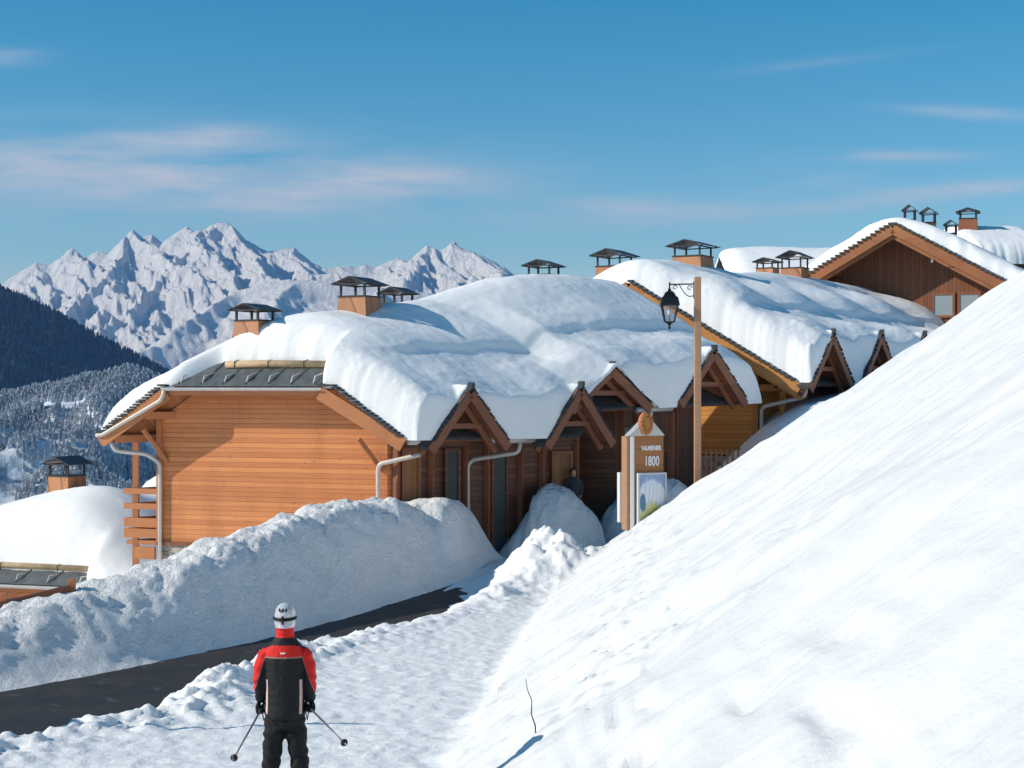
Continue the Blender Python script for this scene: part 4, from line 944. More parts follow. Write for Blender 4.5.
# ================= lower chalet on the left
FF = Frame((-17.9, 48.25), (0.96, -0.28), (0.78, 0.62)); dz = -6.2
RF = Roof(3.62, 4.46, -0.9, 11.0, -1.42 + dz, 1.95 + dz, hip=(-0.05 + dz, 0.62), haL=7.6)
F_ = thing('timber_chalet', (-17.9, 48.25, -11.3), 'lower left chalet, mostly a snowy roof with a log snow guard and dark metal strip', 'chalet', 'timber chalets under thick snow')
roof_slab(FF, RF, 'roof', M['tiles'], F_, -0.06, 0.0); roof_slab(FF, RF, 'soffit', M['soffit'], F_, -0.10, -0.065, 40, 40, 0.03)
walls(FF, RF, [(0, 0), (6.8, 0), (6.8, 10.5), (0, 10.5)], -11.3, 'wall', M['wood_lit'], F_)
a1F = -1.6
hip_front(FF, RF, F_, a1F, a2, 'trim')
zff = lambda a: float(RF.z(a, -0.9))
for lo, hi in ((-3.98, a1F), (8.10, a2)):
    board_line(FF, [(lo, -0.97, zff(lo) - 0.16), (hi, -0.97, zff(hi) - 0.16)], 0.07, 0.36, M['trim'], 'bargeboard', F_)
for k in range(6):
    a = a1 - 1.2 + k * 0.95; MB().beam(FF(a, -0.80, zff(3) - 0.32), FF(a, 0.3, zff(3) - 0.22), 0.12, 0.14).build('rafter', M['trim'], F_)
p = P(67, 475, 48.9); chimney(F_, p.x, p.y, P(67, 457, 48.9).z, P(67, 476, 48.9).z, -5.0, 1.16, chR + 0.45)
TF = lambda a, b: 1.05 + 0.75 * sstep(3.2, 1.2, b) * sstep(5.0, 1.5, np.abs(a - 2.0))
def fbF(a): return 0.60 * sstep(a1F + 0.0, a1F + 0.9, a) * sstep(a2 + 0.1, a2 - 0.5, a)
snow_obj([snow_blanket(FF, RF, TF, fbF, rad=(0.9, 0.6, 1.1, 0.9), seed=54, na=120, nb=150, soft=1.4)], 'smooth snow mass on the lower left chalet roof')
# ---------------------------------------------------------------- street lamp
def evaluated(o, mods):
    """apply modifiers and return the resulting mesh (o is removed)"""
    for t, kw in mods:
        m = o.modifiers.new(t, t)
        for k, v in kw.items(): setattr(m, k, v)
    bpy.context.view_layer.update()
    dg = bpy.context.evaluated_depsgraph_get(); me = bpy.data.meshes.new_from_object(o.evaluated_get(dg))
    bpy.data.objects.remove(o); return me
def fuse(mb, name, m, parent, voxel=0.012, smooth=6, fac=0.5, disp=None):
    me0 = mb.mesh(name); o = bpy.data.objects.new('tmp', me0); COL.objects.link(o)
    me = evaluated(o, [('REMESH', dict(mode='VOXEL', voxel_size=voxel)), ('SMOOTH', dict(factor=fac, iterations=smooth))])
    me.materials.clear()
    if disp is not None:
        n = len(me.vertices); co = np.empty(n * 3, np.float32); me.vertices.foreach_get('co', co); co = co.reshape(-1, 3)
        no = np.empty(n * 3, np.float32); me.vertices.foreach_get('normal', no); no = no.reshape(-1, 3)
        co = co + no * disp(co)[:, None]; me.vertices.foreach_set('co', co.astype(np.float32).ravel()); me.update()
    me.name = name
    return link_mesh(name, me, m, parent, True)

D = 38.0; LX = (697.5 - 512) / 1500 * D
zt = P(0, 277, D).z; zb = gz(LX, D) - 0.3
lp = thing('street_lamp', (LX, D, zb + 0.3), 'tall square wooden lamp post with a black hanging lantern beside the snow slope', 'street lamp')
MB().box((LX, D, (zt + zb) / 2), (0.085, 0, 0), (0, 0.085, 0), (0, 0, (zt - zb) / 2)).build('pole', M['polewood'], lp, bevel=0.012)
x0 = (669.5 - 512) / 1500 * D; za = P(0, 284, D).z
br = MB(); br.tube([(LX - 0.08, D, za), (x0, D, za - 0.01)], 0.020, 6)
sc = [(LX - 0.09, D, za - 0.30)]
for i in range(13): t = i / 12; sc.append((LX - 0.12 - 0.34 * t, D, za - 0.30 + 0.28 * t ** 1.6 - 0.06 * math.sin(t * math.pi)))
br.tube(sc, 0.012, 5)
for cx, cz, r0 in ((LX - 0.20, za - 0.10, 0.07), (x0 + 0.14, za - 0.09, 0.065)):
    br.tube([(cx + r0 * (1 - t * 0.55) * math.cos(t * 5.5), D, cz + r0 * (1 - t * 0.55) * math.sin(t * 5.5)) for t in np.linspace(0, 1, 14)], 0.010, 5)
br.box((LX - 0.09, D, za - 0.15), (0.012, 0, 0), (0, 0.04, 0), (0, 0, 0.22))
br.tube([(x0, D, za + 0.045), (x0, D, za - 0.12)], 0.022, 6); br.build('bracket', M['iron'], lp)
def sq(z, r): return [(x0 + i * r, D + j * r, z) for i, j in ((-1, -1), (1, -1), (1, 1), (-1, 1))]
zc = P(0, 291, D).z; ze = P(0, 304.5, D).z; zg = P(0, 322, D).z
cap = MB(); zs_ = [(zc + 0.06, 0.03), (zc, 0.045), (zc - 0.03, 0.10), (zc - 0.13, 0.15), (zc - 0.17, 0.20), (ze + 0.0, 0.235), (ze - 0.035, 0.235)]
vv = []; 
for z, r in zs_: vv += sq(z, r)
ff = [(3, 2, 1, 0), tuple(range(4 * (len(zs_) - 1), 4 * len(zs_)))]
for i in range(len(zs_) - 1):
    for k in range(4): a = 4 * i + k; b = 4 * i + (k + 1) % 4; ff.append((a, b, b + 4, a + 4))
cap.add(vv, ff); cap_ = cap.build('lantern_cap', M['iron'], lp)
gl = MB(); g0, g1 = sq(ze - 0.035, 0.185), sq(zg, 0.105)
gl.add(g0 + g1, [(0, 1, 5, 4), (1, 2, 6, 5), (2, 3, 7, 6), (3, 0, 4, 7)]); gl.build('glass', M['clear'], lp)
fm = MB(); h0, h1_ = sq(ze - 0.035, 0.195), sq(zg, 0.115)
for k in range(4):
    fm.beam(h0[k], h1_[k], 0.022, 0.022); fm.beam(h1_[k], h1_[(k + 1) % 4], 0.024, 0.024)
    m0 = (Vector(h0[k]) + Vector(h0[(k + 1) % 4])) / 2; m1 = (Vector(h1_[k]) + Vector(h1_[(k + 1) % 4])) / 2; fm.beam(m0, m1, 0.010, 0.010)
fm.tube([(x0, D, zg), (x0, D, zg - 0.05), (x0, D, zg - 0.10), (x0, D, zg - 0.15), (x0, D, zg - 0.20)], [0.11, 0.055, 0.022, 0.035, 0.008], 8)
fm.build('lantern_frame', M['iron'], lp)
bl = MB(); bl.tube([(x0, D, ze - 0.02), (x0, D, ze - 0.10), (x0, D, ze - 0.16), (x0, D, ze - 0.24), (x0, D, ze - 0.28)], [0.02, 0.03, 0.055, 0.05, 0.02], 10); bl.build('bulb', M['white'], lp, True)

# ---------------------------------------------------------------- village sign
D = 37.0
def sp(px, py): return P(px, py, D)
ang = R(24); SU = Vector((math.cos(ang), math.sin(ang), 0)); SN = Vector((math.sin(ang), -math.cos(ang), 0)); Z = Vector((0, 0, 1))
# SU runs along the face to the right and away, SN points out of the face (towards the camera and to the right)
base = sp(632, 530); c0 = Vector((base.x, base.y, 0))
zg_ = gz(c0.x + 0.4, c0.y) - 0.35
sg = thing('village_sign', (c0.x, c0.y, zg_ + 0.3), 'brown wooden resort sign reading 1800 with a framed piste map below', 'sign')
W = (665 - 632) / 1500 * D / math.cos(ang)
zt_, zm_ = sp(0, 436).z, sp(0, 472).z
MB().box(c0 + SU * (W / 2) + Z * (zt_ + zg_) / 2 - SN * 0.11, SU * W / 2, SN * 0.11, Z * (zt_ - zg_) / 2).build('panel', M['signwood'], sg, bevel=0.008)
MB().box(c0 - SU * 0.075 + Z * ((zt_ + zg_) / 2 - 0.01) - SN * 0.13, SU * 0.075, SN * 0.14, Z * (zt_ - zg_) / 2).build('post', M['polewood'], sg, bevel=0.008)
MB().box(c0 - SU * 0.010 + Z * ((zt_ + zg_) / 2 - 0.01) + SN * 0.03, SU * 0.045, SN * 0.02, Z * (zt_ - zg_) / 2).build('edge_strip', M['white'], sg)
rf_ = MB().extrude([c0 - SU * 0.1 + Z * (zt_ + 0.0) + SN * 0.03, c0 + SU * (W + 0.02) + Z * (zt_ + 0.0) + SN * 0.03, c0 + SU * (W * 0.66) + Z * (zt_ + 0.34) + SN * 0.03, c0 + SU * (W * 0.32) + Z * (zt_ + 0.34) + SN * 0.03], -SN * 0.25)
rf_.build('sign_cap', M['zinc'], sg)
# carved emblem: oval rosette on the top
em = MB(); ec = c0 + SU * (W * 0.42) + Z * (zt_ + 0.30) + SN * 0.05
em.rings([(ec - SN * 0.07, SU * 0.20, Z * 0.29), (ec - SN * 0.0, SU * 0.20, Z * 0.29), (ec + SN * 0.03, SU * 0.17, Z * 0.25)], 20); e_ = em.build('emblem', M['trim'], sg)
ei = MB(); ei.rings([(ec + SN * 0.031, SU * 0.085, Z * 0.20), (ec + SN * 0.07, SU * 0.07, Z * 0.17)], 14)
for k in range(12):
    t = 2 * math.pi * k / 12; dv = SU * math.cos(t) * 0.135 + Z * math.sin(t) * 0.21; ei.box(ec + SN * 0.045 + dv, SU * 0.018, SN * 0.016, Z * 0.03)
ei.build('carving', M['trim_gold'], e_)
def text(s, size, pos, name, parent, sx=1.0, m='white', ext=0.006):
    cu_ = bpy.data.curves.new(name, 'FONT'); cu_.body = s; cu_.size = size; cu_.align_x = 'CENTER'; cu_.align_y = 'CENTER'; cu_.extrude = ext; cu_.offset = 0.006
    o = bpy.data.objects.new('tmp', cu_); COL.objects.link(o)
    Mx = Matrix((SU * sx, Z, SN)).transposed().to_4x4(); o.matrix_world = Matrix.Translation(pos) @ Mx
    bpy.context.view_layer.update(); dg = bpy.context.evaluated_depsgraph_get(); me = bpy.data.meshes.new_from_object(o.evaluated_get(dg)); me.transform(o.matrix_world)
    bpy.data.objects.remove(o); me.materials.clear(); return link_mesh(name, me, M[m], parent)
text('VALMEINIER', 0.155, c0 + SU * (W * 0.60) + Z * sp(0, 448.5).z + SN * 0.008, 'lettering', sg, 0.66)
text('1800', 0.34, c0 + SU * (W * 0.62) + Z * sp(0, 462).z + SN * 0.008, 'lettering', sg, 0.62)
# map case on the front, a second one behind on the left
def piste_map():
    m, nt, b = mat('piste_map'); tcn = N(nt, 'ShaderNodeUVMap'); s = N(nt, 'ShaderNodeSeparateXYZ'); L(nt, tcn.outputs[0], s.inputs[0])
    v = N(nt, 'ShaderNodeCombineXYZ'); L(nt, s.outputs[0], v.inputs[0]); L(nt, s.outputs[1], v.inputs[1])
    n = noise(nt, v.outputs[0], 5, 5, 0.65, 0.6); y = s.outputs[1]; x = s.outputs[0]
    f = nmath(nt, 'ADD', y, nmath(nt, 'MULTIPLY', nmath(nt, 'SUBTRACT', n, 0.5), 0.35))
    dome = nmath(nt, 'ADD', f, nmath(nt, 'MULTIPLY', nmath(nt, 'POWER', nmath(nt, 'ABSOLUTE', nmath(nt, 'SUBTRACT', x, 0.5)), 2.0), 0.9))
    c = ramp(nt, dome, [(0.16, (0.40, 0.42, 0.22)), (0.30, (0.62, 0.55, 0.12)), (0.40, (0.50, 0.60, 0.50)), (0.50, (0.68, 0.72, 0.76)), (0.86, (0.62, 0.68, 0.76)), (0.95, (0.22, 0.34, 0.55))])
    dx = nmath(nt, 'SUBTRACT', x, 0.13); dy = nmath(nt, 'SUBTRACT', y, 0.40)
    r = nmath(nt, 'ADD', nmath(nt, 'MULTIPLY', nmath(nt, 'MULTIPLY', dx, dx), 4.0), nmath(nt, 'MULTIPLY', nmath(nt, 'MULTIPLY', dy, dy), 1.6))
    c = mixc(nt, ramp(nt, nmath(nt, 'ADD', r, nmath(nt, 'MULTIPLY', n, 0.05)), [(0.07, (1, 1, 1)), (0.10, (0, 0, 0))]), c, (0.05, 0.20, 0.32))
    w = N(nt, 'ShaderNodeTexWave'); w.inputs['Scale'].default_value = 2.2; w.inputs['Distortion'].default_value = 9; w.inputs['Detail'].default_value = 3; L(nt, v.outputs[0], w.inputs['Vector'])
    c = mixc(nt, nmath(nt, 'MULTIPLY', ramp(nt, w.outputs[1], [(0.97, (0, 0, 0)), (0.96, (1, 1, 1))]), 0.5), c, (0.35, 0.12, 0.15))
    L(nt, c, b.inputs['Base Color']); b.inputs['Roughness'].default_value = 0.3; return m
M['map'] = piste_map()
def map_case(cx, off, out, nm):
    zc0, zc1 = sp(0, 474).z, sp(0, 523).z; w2 = 0.42; h2 = (zc0 - zc1) / 2; c = c0 + SU * cx + SN * off + Z * (zc0 + zc1) / 2
    MB().box(c, SU * w2, SN * 0.055, Z * h2).build(nm, M['white'], sg); case = COL.objects[-1] if False else None
    return c, w2, h2
zc0, zc1 = sp(0, 473).z, sp(0, 523).z; w2 = 0.40; h2 = (zc0 - zc1) / 2
for k, (cx, off, sgn) in enumerate(((0.50, 0.075, 1), (0.30, -0.34, -1))):
    c = c0 + SU * cx + SN * off + Z * (zc0 + zc1) / 2
    if k == 1: c = c - SU * 0.10
    f = MB(); t = 0.045
    f.box(c - SN * sgn * 0.01, SU * w2, SN * 0.05, Z * h2); case = f.build('map_case', M['white'], sg)
    f = MB()
    for s_ in (-1, 1):
        f.box(c + SN * sgn * 0.055 + SU * s_ * (w2 - t / 2), SU * t / 2, SN * 0.014, Z * h2); f.box(c + SN * sgn * 0.055 + Z * s_ * (h2 - t / 2), SU * (w2 - t), SN * 0.014, Z * t / 2)
    f.build('case_frame', M['zinc'], case)
    q = [c + SN * sgn * 0.045 + SU * i * (w2 - t) + Z * j * (h2 - t) for i, j in ((-1, -1), (1, -1), (1, 1), (-1, 1))]
    me = bpy.data.meshes.new('map'); me.from_pydata([tuple(v) for v in q], [], [(0, 1, 2, 3)] if sgn > 0 else [(3, 2, 1, 0)]); uv = me.uv_layers.new(name='UVMap')
    for li, lp_ in enumerate(me.loops): uv.data[li].uv = ((0, 0), (1, 0), (1, 1), (0, 1))[lp_.vertex_index]
    link_mesh('map', me, M['map'], case)

# ---------------------------------------------------------------- rail fence sunk in the bank
D = 27.2
fp = [P(4, 603, D), P(72, 590, D + 0.9)]
fe = thing('rail_fence', (fp[0].x, fp[0].y, gz(fp[0].x, fp[0].y)), 'old wooden rail fence poking out of the snow bank at the left edge', 'fence')
for p in fp:
    z = gz(p.x, p.y); MB().box((p.x, p.y, z + 0.02), (0.06, 0, 0), (0, 0.06, 0), (0, 0, 0.24)).build('post', M['trim'], fe, bevel=0.01)
a, b = fp; za_, zb_ = gz(a.x, a.y), gz(b.x, b.y)
MB().beam((a.x - 2.2, a.y - 1.6, za_ - 0.12), (a.x, a.y - 0.09, za_ + 0.06), 0.06, 0.13).build('rail', M['trim_dark'], fe)
MB().beam((a.x, a.y - 0.09, za_ + 0.06), (b.x, b.y - 0.09, zb_ + 0.10), 0.06, 0.13).build('rail', M['trim_dark'], fe)

# ---------------------------------------------------------------- people
def cloth(name, col, rough=0.75, bs=0.5, sc=22):
    m, nt, b = mat(name); g = geo(nt); n = noise(nt, mapping(nt, g, (1, 1, 0.5)), sc, 5, 0.6)
    L(nt, ramp(nt, n, [(0.3, tuple(x * 0.8 for x in col)), (0.7, tuple(x * 1.2 for x in col))]), b.inputs['Base Color']); b.inputs['Roughness'].default_value = rough; b.inputs['Specular IOR Level'].default_value = 0.2
    bump(nt, b, n, bs, 0.012); return m
SKX, SKY = (285 - 512) / 1500 * 12.8, 12.8
SKZ = gz(SKX, SKY) + 0.02
def jacket_mat():
    m, nt, b = mat('ski_jacket'); tcn = N(nt, 'ShaderNodeTexCoord'); s = N(nt, 'ShaderNodeSeparateXYZ'); L(nt, tcn.outputs['Object'], s.inputs[0])
    x, y, z = s.outputs; ax = nmath(nt, 'ABSOLUTE', x)
    n = noise(nt, mapping(nt, tcn.outputs['Object'], (1, 1, 0.5)), 16, 5, 0.6)
    def gt(a, v, w=0.004):
        mr = N(nt, 'ShaderNodeMapRange'); mr.inputs[1].default_value = -w; mr.inputs[2].default_value = w; L(nt, nmath(nt, 'SUBTRACT', a, v), mr.inputs[0]); return mr.outputs[0]
    # lower border of the red yoke: level over the back, dropping along the outer sleeves
    drop = nmath(nt, 'MULTIPLY', nmath(nt, 'MAXIMUM', nmath(nt, 'SUBTRACT', ax, 0.165), 0.0), 2.9)
    bord = nmath(nt, 'SUBTRACT', 1.418, drop)
    red1 = nmath(nt, 'MULTIPLY', gt(z, bord), nmath(nt, 'SUBTRACT', 1.0, gt(z, nmath(nt, 'SUBTRACT', 1.512, nmath(nt, 'MULTIPLY', nmath(nt, 'MAXIMUM', nmath(nt, 'SUBTRACT', ax, 0.10), 0), 0.45)))))
    side = nmath(nt, 'MULTIPLY', gt(ax, 0.185), gt(z, bord))
    red = nmath(nt, 'MAXIMUM', nmath(nt, 'MAXIMUM', red1, side), gt(z, 1.575), clamp=True)
    c = mixc(nt, red, (0.014, 0.014, 0.015), (0.62, 0.022, 0.015))
    # thin pale piping under the yoke and down the side seams
    pz = nmath(nt, 'SUBTRACT', 1.0, gt(nmath(nt, 'ABSOLUTE', nmath(nt, 'SUBTRACT', z, nmath(nt, 'SUBTRACT', bord, 0.006))), 0.006, 0.002))
    c = mixc(nt, nmath(nt, 'MULTIPLY', pz, 0.55), c, (0.55, 0.30, 0.25))
    sx_ = nmath(nt, 'SUBTRACT', 1.0, gt(nmath(nt, 'ABSOLUTE', nmath(nt, 'SUBTRACT', ax, 0.152)), 0.010, 0.003))
    sx_ = nmath(nt, 'MULTIPLY', sx_, nmath(nt, 'MULTIPLY', nmath(nt, 'SUBTRACT', 1.0, gt(z, 1.22)), gt(z, 0.93)))
    c = mixc(nt, nmath(nt, 'MULTIPLY', sx_, 0.9), c, (0.75, 0.52, 0.46))
    L(nt, c, b.inputs['Base Color']); b.inputs['Roughness'].default_value = 0.65; b.inputs['Specular IOR Level'].default_value = 0.2; bump(nt, b, n, 0.6, 0.02); return m
M['jacket'] = jacket_mat(); M['trousers'] = cloth('ski_trousers', (0.013, 0.013, 0.014)); M['glove'] = cloth('glove_black', (0.012, 0.012, 0.013), 0.6)
M['skin'] = plain('skin', (0.45, 0.26, 0.18), 0.6, var=0.05); M['boot'] = plain('ski_boot', (0.03, 0.03, 0.035), 0.35)
def helmet_mat():
    m, nt, b = mat('white_helmet'); tcn = N(nt, 'ShaderNodeTexCoord'); n = noise(nt, tcn.outputs['Object'], 9, 3, 0.5)
    L(nt, ramp(nt, n, [(0.48, (0.62, 0.63, 0.65)), (0.56, (0.42, 0.43, 0.46))]), b.inputs['Base Color']); b.inputs['Roughness'].default_value = 0.3; return m
M['helmet'] = helmet_mat()
sk = thing('person', (SKX, SKY, SKZ), 'skier seen from behind in a red and black jacket, black trousers and white helmet', 'person')
O_ = Vector((SKX, SKY, SKZ))
def V3(x, y, z): return O_ + Vector((x, y, z))
def ringset(pts, n=18): return [(V3(*c), Vector((rx, 0, 0)), Vector((0, ry, 0))) for c, rx, ry in pts]
def limb(mb, pts, n=14): return mb.tube([V3(*p) for p, r in pts], [r for p, r in pts], n)
# body (one surface, mostly hidden by the clothes)
bd = MB(); bd.rings(ringset([((0, 0, 0.86), .10, .08), ((0, 0, 1.0), .12, .09), ((0, .01, 1.15), .13, .10), ((0, .02, 1.35), .14, .10), ((0, .01, 1.45), .12, .07), ((0, 0, 1.53), .07, .06), ((0, .01, 1.62), .055, .06)]), 18)
bd.rings(ringset([((0, .03, 1.56), .04, .05), ((0, .03, 1.60), .06, .08), ((0, .025, 1.66), .073, .093), ((0, .02, 1.72), .078, .098), ((0, .01, 1.78), .07, .088), ((0, .01, 1.82), .03, .04)]), 16)
bd.rings([(V3(0, .115, 1.68), Vector((.012, 0, 0)), Vector((0, .012, .004))), (V3(0, .135, 1.665), Vector((.018, 0, 0)), Vector((0, .012, .010))), (V3(0, .10, 1.655), Vector((.01, 0, 0)), Vector((0, .01, .004)))], 8)
for s_ in (-1, 1):
    limb(bd, [((s_ * .08, 0, .86), .06), ((s_ * .12, .03, .5), .06), ((s_ * .145, -.02, .30), .055), ((s_ * .15, -.04, .08), .045), ((s_ * .155, .05, .05), .045), ((s_ * .16, .12, .04), .035)])
    limb(bd, [((s_ * .13, 0, 1.42), .045), ((s_ * .222, -.01, 1.24), .040), ((s_ * .218, .03, 1.04), .032)])
fuse(bd, 'body', M['skin'], sk, 0.014, 4)
# jacket
jk = MB(); jk.rings(ringset([((0, 0, .885), .178, .145), ((0, 0, .92), .182, .148), ((0, 0, 1.02), .174, .14), ((0, 0.0, 1.12), .170, .132), ((0, .0, 1.25), .180, .135), ((0, 0, 1.36), .195, .138), ((0, 0, 1.44), .190, .128), ((0, 0, 1.50), .155, .112), ((0, 0, 1.55), .105, .092), ((0, 0.0, 1.59), .080, .080), ((0, 0.0, 1.665), .082, .082)]), 24)
for s_ in (-1, 1):
    limb(jk, [((s_ * .13, 0, 1.44), .072), ((s_ * .180, 0, 1.395), .078), ((s_ * .212, -.01, 1.31), .068), ((s_ * .226, -.02, 1.22), .060), ((s_ * .226, 0.0, 1.13), .055), ((s_ * .220, .025, 1.055), .050)])
jd = lambda co: 0.007 * fbm(co[:, 0] * 14 + co[:, 1] * 9, co[:, 2] * 20, 4, 5) + 0.004 * np.sin(co[:, 2] * 60 + 4 * fbm(co[:, 0] * 8, co[:, 2] * 5, 2, 9)) * (np.abs(co[:, 0] - SKX) > 0.17)
jo = fuse(jk, 'jacket', M['jacket'], sk, 0.0085, 9, 0.5, jd)
MB().box(V3(0, -.128, 1.452), (0.022, 0, 0), (0, 0.003, 0), (0, 0, 0.006)).build('logo', M['white'], jo)
for s_ in (-1, 1):
    MB().rings([(V3(s_ * .222, .025, 1.065), Vector((.053, 0, 0)), Vector((0, .053, .01))), (V3(s_ * .219, .03, 1.03), Vector((.049, 0, 0)), Vector((0, .049, .01)))], 14).build('cuff', M['glove'], jo, True)
# trousers
tr = MB(); tr.rings(ringset([((0, 0, .97), .135, .10), ((0, 0, .92), .148, .118), ((0, 0, .85), .158, .13), ((0, 0, .80), .150, .12)]), 20)
for s_ in (-1, 1):
    limb(tr, [((s_ * .085, 0, .88), .095), ((s_ * .095, .0, .76), .098), ((s_ * .112, .02, .62), .088), ((s_ * .128, .035, .50), .083), ((s_ * .138, .01, .40), .080), ((s_ * .148, -.02, .27), .083), ((s_ * .152, -.03, .14), .088)], 16)
td = lambda co: 0.009 * fbm(co[:, 0] * 9, co[:, 2] * 16, 4, 15) + 0.006 * np.sin(co[:, 2] * 48 + 5 * fbm(co[:, 0] * 7, co[:, 2] * 4, 2, 19))
fuse(tr, 'trousers', M['trousers'], sk, 0.0095, 4, 0.5, td)
for s_ in (-1, 1):
    bt = MB(); bt.rings(ringset([((s_ * .155, .03, .0), .055, .15), ((s_ * .155, .03, .05), .058, .15), ((s_ * .155, .0, .11), .06, .10), ((s_ * .152, -.03, .20), .06, .07), ((s_ * .15, -.03, .26), .062, .07)]), 16)
    bt.build('ski_boot', M['boot'], sk, True)
# helmet
hl = MB(); hl.rings(ringset([((0, .0, 1.655), .086, .112), ((0, .0, 1.70), .094, .124), ((0, 0, 1.76), .094, .126), ((0, 0, 1.81), .082, .110), ((0, 0, 1.845), .056, .076), ((0, 0, 1.86), .02, .025)]), 24)
ho_ = fuse(hl, 'helmet', M['helmet'], sk, 0.009, 3)
gs = MB(); zz = 1.735
gs.tube([V3(.098 * math.cos(t), .130 * math.sin(t), zz + .006 * math.sin(t)) for t in np.linspace(-math.pi * 1.12, math.pi * 0.12, 24)], 0.009, 6)
for dz_ in (-.008, .008): gs.tube([V3(.0975 * math.cos(t), .1295 * math.sin(t), zz + dz_) for t in np.linspace(-math.pi * 1.12, math.pi * 0.12, 24)], 0.007, 6)
gs.box(V3(0, -.131, zz - .005), (0.009, 0, 0), (0, 0.006, 0), (0, 0, 0.035)); gs.build('goggle_strap', M['glove'], ho_)
MB().box(V3(0, .130, 1.73), (.07, 0, 0), (0, .016, 0), (0, 0, .038)).build('goggles', M['boot'], ho_, bevel=0.01)
for k in range(3): MB().box(V3(-.03 + .03 * k, -.112 + .0 * k, 1.815), (0.006, 0, 0), (0, 0.008, 0), (0, 0, 0.014)).build('vent', M['glove'], ho_)
# hands, each holding the grip of a ski pole
M['shaft_metal'] = plain('dark_aluminium', (0.16, 0.16, 0.17), 0.4, 0.5)
def ski_pole(hand, tip, label):
    h = O_ + Vector(hand); t = Vector(tip); d = (t - h).normalized(); g0 = h - d * 0.06
    p = thing('ski_pole', tuple(h), label, 'ski pole', 'ski poles held by the skier')
    MB().tube([h + d * 0.05, t - d * 0.05], [0.009, 0.006], 8).build('shaft', M['shaft_metal'], p, True)
    MB().tube([g0 - d * 0.02, g0, h, h + d * 0.075], [0.010, 0.019, 0.016, 0.014], 10).build('grip', M['iron'], p, True)
    a = d.cross(Vector((0, 0, 1))).normalized(); b_ = d.cross(a); bk = t - d * 0.07
    MB().rings([(bk, a * 0.026, b_ * 0.026), (bk + d * 0.010, a * 0.031, b_ * 0.031), (bk + d * 0.030, a * 0.012, b_ * 0.012)], 14).build('basket', M['iron'], p)
    MB().tube([t - d * 0.05, t], [0.006, 0.002], 6).build('tip', M['zinc'], p)
    q = MB(); q.tube([g0, g0 + Vector((0, -.05, -.05)), g0 + Vector((0.01, -.04, -.12)), h + d * 0.02], 0.005, 5); q.build('strap', M['glove'], p)
    return h, d
def hand(h, d, side, wrist):
    mb = MB(); w = Vector(wrist); a = d.cross((h - w).normalized()).normalized(); f = a.cross(d).normalized()
    # palm sits beside the grip on the outer side, fingers curl round it
    out = Vector((side, 0, 0)); out = (out - d * out.dot(d)).normalized(); fw = d.cross(out).normalized()
    if fw.y < 0: fw = -fw
    palm = h + out * 0.036
    mb.rings([(w + Vector((0, 0, .03)), Vector((.032, 0, 0)), Vector((0, .036, 0))), (w, Vector((.034, 0, 0)), Vector((0, .038, 0))), (palm + (w - palm) * 0.3, out * 0.022, fw * 0.044), (palm + d * 0.03, out * 0.020, fw * 0.043)], 14)
    for i, (ln_, off) in enumerate(((0.9, -.040), (1.0, -.015), (0.95, .010), (0.78, .034))):
        k = palm + d * off + fw * 0.036; r = 0.0125 - 0.0008 * i
        pts_ = [palm + d * off, k, h + d * off + fw * 0.040 * ln_, h + d * off + fw * 0.020 - out * 0.034 * ln_, h + d * off - fw * 0.008 - out * 0.030]
        mb.tube(pts_, [r * 1.1, r * 1.08, r, r * 0.95, r * 0.8], 8)
    tb = palm - d * 0.045 - fw * 0.02
    mb.tube([tb, tb - fw * 0.026 - out * 0.015, h - d * 0.045 - fw * 0.034 - out * 0.012, h - d * 0.035 - fw * 0.022 - out * 0.036], [0.015, 0.0145, 0.013, 0.010], 8)
    return fuse(mb, 'glove', M['glove'], sk, 0.0055, 2)
lt = P(231, 761, 11.75); rt = P(348, 745, 11.85)
h1v, d1 = ski_pole((-.205, -.01, .965), lt, 'ski pole in the left hand of the skier, pointing down and left')
h2v, d2 = ski_pole((.215, -.01, .975), rt, 'ski pole in the right hand of the skier, pointing down and right')
hand(h1v, d1, -1, V3(-.222, .028, 1.045)); hand(h2v, d2, 1, V3(.222, .028, 1.045))
sk.scale = (0.95, 1, 1)
for o in list(COL.objects):
    if o.parent is None and o.name.startswith('ski_pole'): o.location.x = SKX + (o.location.x - SKX) * 0.95
# a thin stick poking out of the snow at the foot of the slope
tx, ty = (533 - 512) / 1500 * 13.5, 13.5; tz = gz(tx, ty)
tw = thing('stick', (tx, ty, tz), 'thin crooked dark stick poking out of the snow at the foot of the slope', 'stick')
tp_ = [(tx + 0.03, ty, tz - 0.1), (tx + 0.02, ty, tz + 0.08), (tx - 0.015, ty, tz + 0.18), (tx - 0.01, ty + .01, tz + 0.30), (tx - 0.05, ty, tz + 0.40), (tx - 0.065, ty, tz + 0.50)]
MB().tube(tp_, [0.007, 0.007, 0.006, 0.005, 0.004, 0.003], 6).build('stem', M['iron'], tw, True)
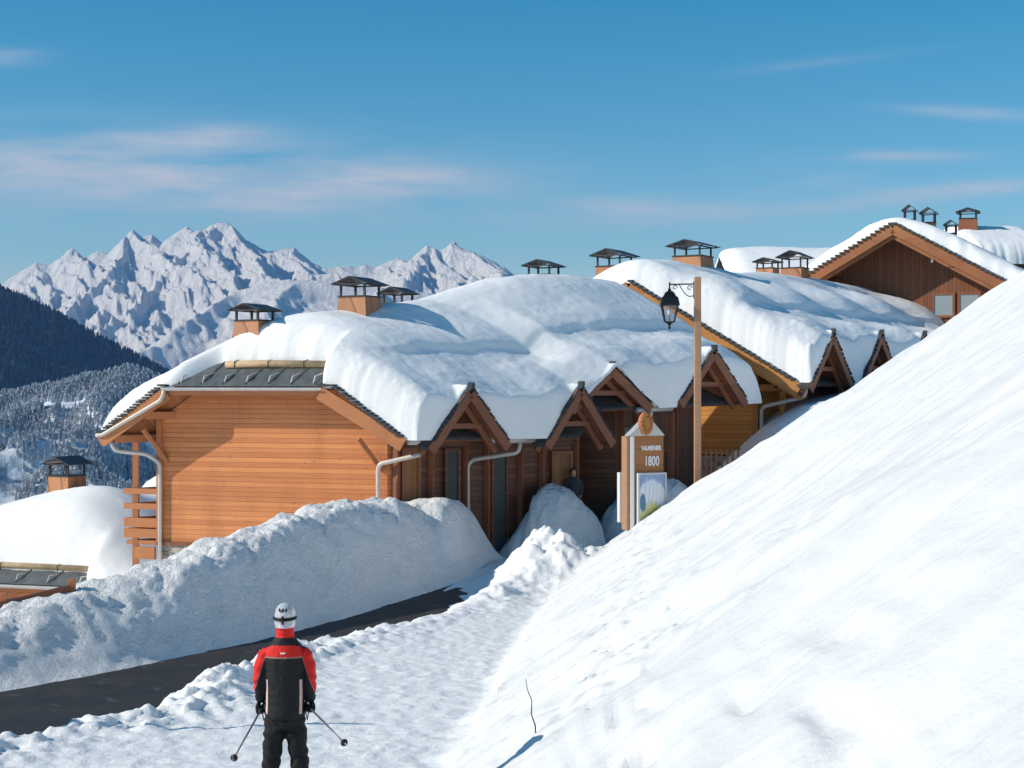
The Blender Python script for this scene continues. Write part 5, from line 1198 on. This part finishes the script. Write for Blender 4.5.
# somebody in the doorway of the alley
pd = FA(7.25, 6.0); PZ = gz(FA(7.2, 5.0).x, FA(7.2, 5.0).y)
PZ = -4.2; O_ = Vector((pd.x, pd.y, PZ))
ps = thing('person', tuple(O_), 'small figure in dark clothes standing in the shaded doorway under the porch gable', 'person')
b2 = MB(); b2.rings(ringset([((0, 0, .80), .14, .10), ((0, 0, .95), .17, .12), ((0, 0, 1.1), .14, .10), ((0, .0, 1.3), .18, .11), ((0, 0, 1.42), .17, .09), ((0, 0, 1.48), .06, .05), ((0, 0, 1.55), .05, .05)]), 16)
b2.rings(ringset([((0, 0, 1.51), .04, .05), ((0, 0, 1.56), .065, .08), ((0, 0, 1.63), .078, .095), ((0, 0, 1.70), .07, .085), ((0, 0, 1.73), .02, .03)]), 14)
for s_ in (-1, 1):
    limb(b2, [((s_ * .09, 0, .9), .09), ((s_ * .1, -.02, .5), .06), ((s_ * .1, 0, .08), .045), ((s_ * .1, -.08, .04), .04)]); limb(b2, [((s_ * .16, 0, 1.40), .055), ((s_ * .23, 0, 1.15), .045), ((s_ * .2, -.08, .95), .035), ((s_ * .19, -.12, .88), .03)])
M['grey_cloth'] = cloth('grey_coat', (0.05, 0.055, 0.065)); fuse(b2, 'body', M['skin'], ps, 0.018, 3)
ct = MB(); ct.rings(ringset([((0, 0, .78), .18, .14), ((0, 0, 1.05), .165, .13), ((0, 0, 1.3), .20, .135), ((0, 0, 1.43), .18, .11), ((0, 0, 1.5), .08, .07)]), 16)
for s_ in (-1, 1): limb(ct, [((s_ * .15, 0, 1.41), .075), ((s_ * .24, 0, 1.15), .06), ((s_ * .205, -.08, .96), .05)])
fuse(ct, 'coat', M['grey_cloth'], ps, 0.018, 3)
tp = MB()
for s_ in (-1, 1): limb(tp, [((s_ * .085, 0, .86), .10), ((s_ * .1, -.02, .5), .08), ((s_ * .1, 0, .06), .075)])
fuse(tp, 'trousers', M['trousers'], ps, 0.018, 3)
M['hair'] = plain('brown_hair', (0.06, 0.025, 0.015), 0.8)
hr = MB(); hr.rings(ringset([((0, .03, 1.54), .07, .06), ((0, .03, 1.62), .098, .10), ((0, .02, 1.70), .092, .10), ((0, .01, 1.77), .04, .05)]), 14); hr.build('hair', M['hair'], ps, True)
# piste marker just outside the view on the left: its shadow crosses the snow
mx_, my_ = -6.75, 17.75; mz = gz(mx_, my_)
mk = thing('marker_pole', (mx_, my_, mz), 'thin dark marker pole at the left side of the piste, casting a long thin shadow', 'marker pole')
MB().tube([(mx_, my_, mz - 0.3), (mx_, my_, mz + 3.3)], 0.038, 8).build('pole', M['iron'], mk, True)
MB().tube([(mx_, my_, mz + 3.25), (mx_, my_, mz + 3.35)], [0.045, 0.03], 8).build('pole_cap', M['capmetal'], mk, True)
